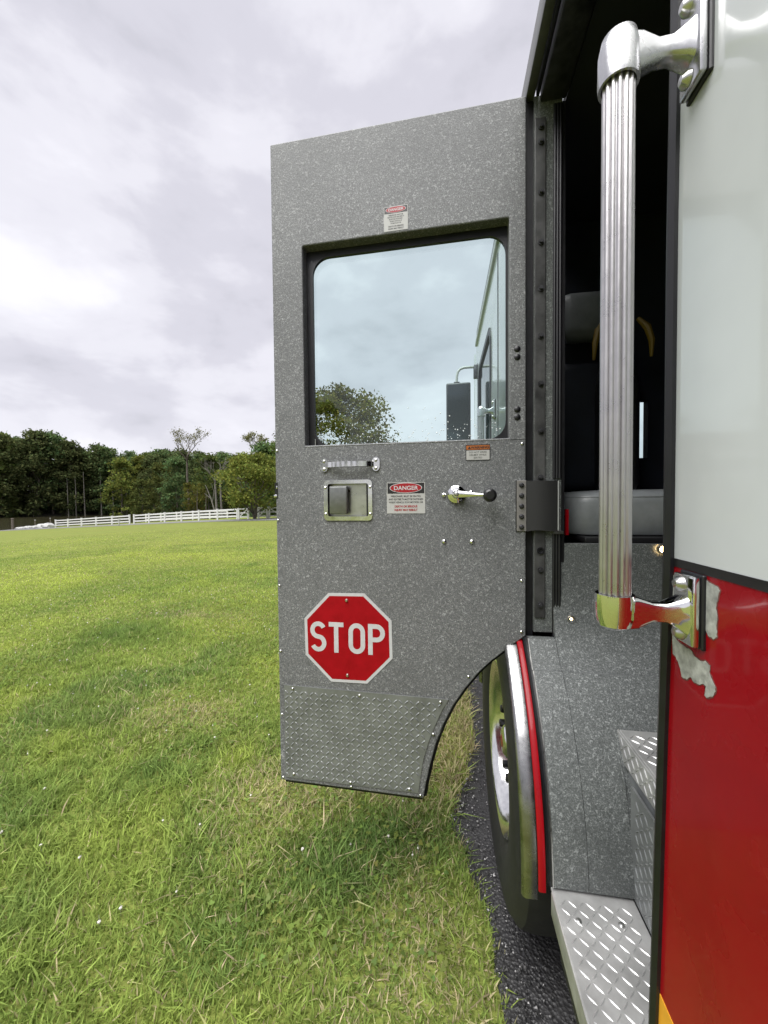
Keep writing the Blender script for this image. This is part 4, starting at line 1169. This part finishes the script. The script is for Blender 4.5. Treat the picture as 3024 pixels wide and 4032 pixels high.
# lighter trees behind the right part of the fence
mids = [make_tree(200+i, 13, 3.0, 1.2, 3600, .24, ('tall', 'round', 'vase', 'full')[i], .16, 70, .26) for i in range(4)]
def at_px(px_, Z): return ((px_-1512)/1512)*Z, Z
spots = [(478, 118, 1.55, 3, 'leaf_light', 'tall yellow-green tree at the lake edge left of the wood gap'),
         (560, 96, .95, 3, 'leaf_mid', 'bushy mid-green tree at the lake edge behind the white fence'),
         (640, 92, 1.22, 1, 'leaf_mid', 'slim mid-green tree behind the middle of the white fence'),
         (700, 86, 1.28, 3, 'leaf_dark', 'dark rounded tree behind the fence near the tall sparse tree'),
         (770, 74, .80, 2, 'leaf_light', 'light green small tree directly behind the white fence rails'),
         (820, 84, 1.3, 3, 'leaf_mid', 'full mid-green tree behind the fence left of the dead trunks'),
         (880, 92, 1.4, 1, 'leaf_dark', 'dark tall tree behind the bare dead trunks'),
         (950, 86, 1.30, 3, 'leaf_mid', 'full green tree behind the spreading lawn tree'),
         (1045, 70, 1.32, 3, 'leaf_dark', 'tall dark tree half hidden by the open door edge'),
         (1120, 66, 1.28, 1, 'leaf_mid', 'tall green tree standing behind the open door'),
         (715, 100, 1.55, 3, 'leaf_dark', 'dark broad tree far behind the tall sparse tree'),
         (610, 112, 1.55, 3, 'leaf_dark', 'dark broad tree at the right end of the lake wood')]
for i, (px_, Z, s, v, lf, lb) in enumerate(spots):
    X, Z = at_px(px_, Z); plant('lakeside_tree', mids[v], X, Z, s, i*1.3, lf, lb, None)
# tall thin tree with a sparse top
def sparse_tree(seed, h, topstart, cr, nleaf, leafsize):
    rd2 = random.Random(seed); rn = np.random.default_rng(seed); m = MB(); tips = []
    path = [(0, 0, 0), (.1, 0, h*.3), (-.1, .1, h*.55), (0, 0, h*topstart)]
    m.tube(path, [h*.012, h*.010, h*.0085, h*.007], 8)
    def grow(p, d, L, r, depth):
        q = p+d*L; m.tube([p, p.lerp(q, .5)+Vector((rd2.uniform(-1, 1), rd2.uniform(-1, 1), 0))*L*.06, q], [r, r*.8, r*.55], 5)
        tips.append(q); tips.append(p.lerp(q, .6))
        if depth:
            for _ in range(rd2.choice((2, 3))):
                dd_ = (d+Vector((rd2.uniform(-1, 1), rd2.uniform(-1, 1), rd2.uniform(-.15, .6)))*.62).normalized()
                grow(q, dd_, L*rd2.uniform(.6, .8), r*.55, depth-1)
    for i in range(4):
        a = i*1.57+rd2.uniform(-.4, .4)
        grow(Vector(path[-1])-Vector((0, 0, h*.02*i)), Vector((math.cos(a)*.75, math.sin(a)*.75, 1)).normalized(), cr*.62, h*.0055, 3)
    T = np.array([tuple(t) for t in tips]); T = T[T[:, 2] > h*topstart*.98]
    if nleaf == 0: return m.mesh('trunk'), None
    P = T[rn.integers(0, len(T), nleaf)]+rn.normal(0, cr*.085, (nleaf, 3))
    return m.mesh('trunk'), leaf_mesh('crown', P, leafsize, rn, rn.uniform(.7, 1.3, (nleaf, 1))*np.ones((1, 3)))
X, Z = at_px(742, 80); plant('tall_sparse_tree', sparse_tree(7, 18.2, .72, 3.3, 900, .12), X, Z, 1.24, .4, 'leaf_dry', 'tall slender tree with sparse pale crown above the wood')
X, Z = at_px(1022, 74); plant('tall_sparse_tree', sparse_tree(12, 18.4, .80, 2.6, 1500, .14), X, Z, 1.08, 2.2, 'leaf_dry', 'tall thin-crowned tree beside the open door edge')
dead = [sparse_tree(30+i, 13.5, .6, 2.1, 0, .1) for i in range(2)]
for i, (px_, Z, s, lb) in enumerate([(850, 72, 1.4, 'bare grey dead tree behind the fence, nearest the sparse tree'), (872, 78, 1.42, 'taller bare grey dead tree beside the first dead one'),
                                     (945, 72, 1.18, 'bare forked dead tree rising above the lawn tree'), (985, 74, 1.12, 'bare dead tree just right of the forked one')]):
    X, Z = at_px(px_, Z); plant('dead_tree', dead[i % 2], X, Z, s, i*2.1, 'leaf_dry', lb, None, 'tree', 'dead_bark')
lean = MB().tube([(0, 0, 0), (-.5, 0, 2.5), (-1.1, 0, 4.8), (-1.9, .1, 6.8)], [.13, .11, .08, .04], 7).tube([(-1.1, 0, 4.8), (-2.2, .3, 5.6)], [.05, .02], 5).tube([(-.9, 0, 4.2), (-.6, -.2, 5.8), (-.9, -.2, 7)], [.05, .035, .015], 5).mesh('trunk')
X, Z = at_px(862, 62); plant('leaning_trunk', (lean, None), X, Z, 1.1, .2, 'leaf_dry', 'pale leaning dead trunk behind the fence by the lawn tree', None, 'trunk', 'dead_bark')
for px_, lb in ((775, 'straight brown trunk behind the fence under the light tree'), (810, 'second straight trunk behind the fence, right of the first')):
    X, Z = at_px(px_, 66); plant('tree_stem', (stick, None), X, Z, .5, .3, 'leaf_dark', lb, None, 'trunk', 'bark')
# spreading lawn tree
X, Z = at_px(1003, 35.5)
plant('lawn_tree', make_tree(61, 5.9, 3.25, 1.25, 9500, .125, 'round', .17, 85, .22, 3), X, Z, 1, .5, 'leaf_light', 'spreading green ornamental tree on the lawn in front of the fence', z_off=-.05)
# tree seen through the door window
X, Z = at_px(1352, 31)
plant('maple_tree', make_tree(77, 10.2, 4.3, 2.6, 12000, .15, 'round', .22, 90, .22), X, Z, 1, 1., 'leaf_light', 'leafy green tree seen through the door window')
# trees further right, beyond the truck, so the wood does not stop short
for i in range(12):
    X, Z = at_px(1180+i*95, 120+8*(i % 3)); plant('distant_tree', forest[i % 6], X, Z, .40, i*1.1, 'leaf_dark', 'low distant tree on the far edge of the lawn', 'distant trees beyond the lawn')

# unseen tree line added behind the viewer to darken reflections in the door metal
for i in range(11):
    a_ = R(-68+i*12.5); r_ = 46+5*(i % 3)
    X, Z = r_*math.sin(a_), -r_*math.cos(a_); plant('reflection_tree', forest[i % 6], X, Z, .42+.05*(i % 4), i*.9, 'leaf_mid', 'leafy tree added out of view behind the viewer for its reflection', 'added trees behind the viewer')

# ------------------------------------------------------------------ white fence, gates, lakeside bits
FP = [(-48.8, 57.), (-30.5, 46.), (-14.8, 38.7)]
def fpos(X, Z):
    x, y = to_world(X, Z); return Vector((x, y, gz(x, y)))
FH = 1.12
def fence(p0, p1, n, label, first=True, name='rail_fence'):
    A = fpos(*p0); t = thing(name, A, label, 'fence', 'white fence runs')
    pts = [fpos(p0[0]+(p1[0]-p0[0])*i/n, p0[1]+(p1[1]-p0[1])*i/n) for i in range(n+1)]
    for p in pts:
        MB().box(p.x-.075, p.x+.075, p.y-.075, p.y+.075, p.z-.1, p.z+FH, .01, 1).prism([(p.x-.09, p.y-.09), (p.x+.09, p.y-.09), (p.x+.09, p.y+.09), (p.x-.09, p.y+.09)], (), p.z+FH+.0005, p.z+FH+.04).build('post', 'fence', t, False)
    for a, b in zip(pts, pts[1:]):
        d = (b-a).normalized()*.0755
        for hh_ in (.32, .66, 1.0):
            MB().beam(a+d+Vector((0, 0, hh_)), b-d+Vector((0, 0, hh_)), .045, .15).build('rail', 'fence', t, False)
    return t
fence(FP[0], FP[1], 5, 'far left run of white rail fence going down to the lake')
fence((-29.7, 45.6), FP[2], 6, 'right run of white rail fence beside the grey lane')
fence((-33.5, 54), (-20, 49), 5, 'short white fence run behind the main one near the water')
def gate(p0, p1, label, flip):
    a, b = fpos(*p0), fpos(*p1); t = thing('fence_gate', a, label, 'gate', 'white gates')
    for p in (a, b):
        MB().box(p.x-.08, p.x+.08, p.y-.08, p.y+.08, p.z-.1, p.z+FH+.02, .01, 1).build('post', 'fence', t, False)
    d = (b-a).normalized()*.0805
    for hh_ in (.22, .62, 1.02): MB().beam(a+d+Vector((0, 0, hh_)), b-d+Vector((0, 0, hh_)), .045, .12).build('rail', 'fence', t, False)
    q0, q1 = (a, b) if flip else (b, a)
    s_ = 1 if flip else -1
    MB().beam(q0+d*s_*1.6+Vector((0, 0, .29)), q1-d*s_*1.6+Vector((0, 0, .95)), .03, .09).build('brace', 'fence', t, False)
gate((-14.6, 38.6), (-13.55, 38.3), 'narrow white gate left of the lawn tree trunk', True)
gate((-12.5, 38.2), (-11.6, 38.1), 'white gate with a rising brace right of the lawn tree', True)
gate((-11.4, 38.08), (-10.2, 38.0), 'white gate with a falling brace next to the door edge', False)
rdk = random.Random(9)
for i, (px_, lb, s) in enumerate([(72, 'small pale rock at the water edge far left', .45), (84, 'low pale rock by the grey wooden post', .5), (108, 'pale boulder in the middle of the lakeside row', .55), (122, 'rounded pale boulder right of the middle one', .55),
                                  (150, 'flat pale boulder near the right end of the row', .6), (166, 'tall pale boulder near the fence end', .75), (186, 'white square-edged block beside the fence end', .8)]):
    X, Z = at_px(px_, 57.5-(px_-70)*.02)
    p = fpos(X, Z); bm = bmesh.new(); bmesh.ops.create_icosphere(bm, subdivisions=2, radius=s)
    for v in bm.verts: v.co = Vector((v.co.x*1.2, v.co.y, v.co.z*.62))*rdk.uniform(.82, 1.15)
    me = bpy.data.meshes.new('boulder'); bm.to_mesh(me); bm.free(); me.materials.append(M['rock'])
    o = link('boulder', me); o.location = p+Vector((0, 0, s*.3)); tag(o, lb, 'boulder', 'lakeside boulders')
for px_, h_, w__, lb in ((48, 1.7, .16, 'dark wooden post by the water at the far left'), (137, 1.25, .07, 'thin grey stake behind the boulders'), (197, 1.4, .07, 'thin stake with a pale cap beside the fence end')):
    X, Z = at_px(px_, 58.5); p = fpos(X, Z)
    t = thing('stake', p, lb, 'post')
    MB().tube([(p.x, p.y, p.z-.1), (p.x, p.y, p.z+h_)], w__, 10).build('shaft', 'wood_post', t)
    MB().lathe([(0, .1), (w__*1.1, .08), (w__*1.25, 0), (0, 0)], (p.x, p.y, p.z+h_), (0, 0, 1), 10).build('cap', 'rock' if w__ < .1 else 'wood_post', t)
X, Z = at_px(467, 40.5); p = fpos(X, Z)
t = thing('marker_post', p, 'short pale marker post at the edge of the lawn', 'post')
MB().box(p.x-.05, p.x+.05, p.y-.03, p.y+.03, p.z-.05, p.z+.55, .01).build('shaft', 'rock', t)
MB().box(p.x-.16, p.x+.16, p.y-.035, p.y+.035, p.z+.5505, p.z+.70, .01).build('plate', 'rock', t)
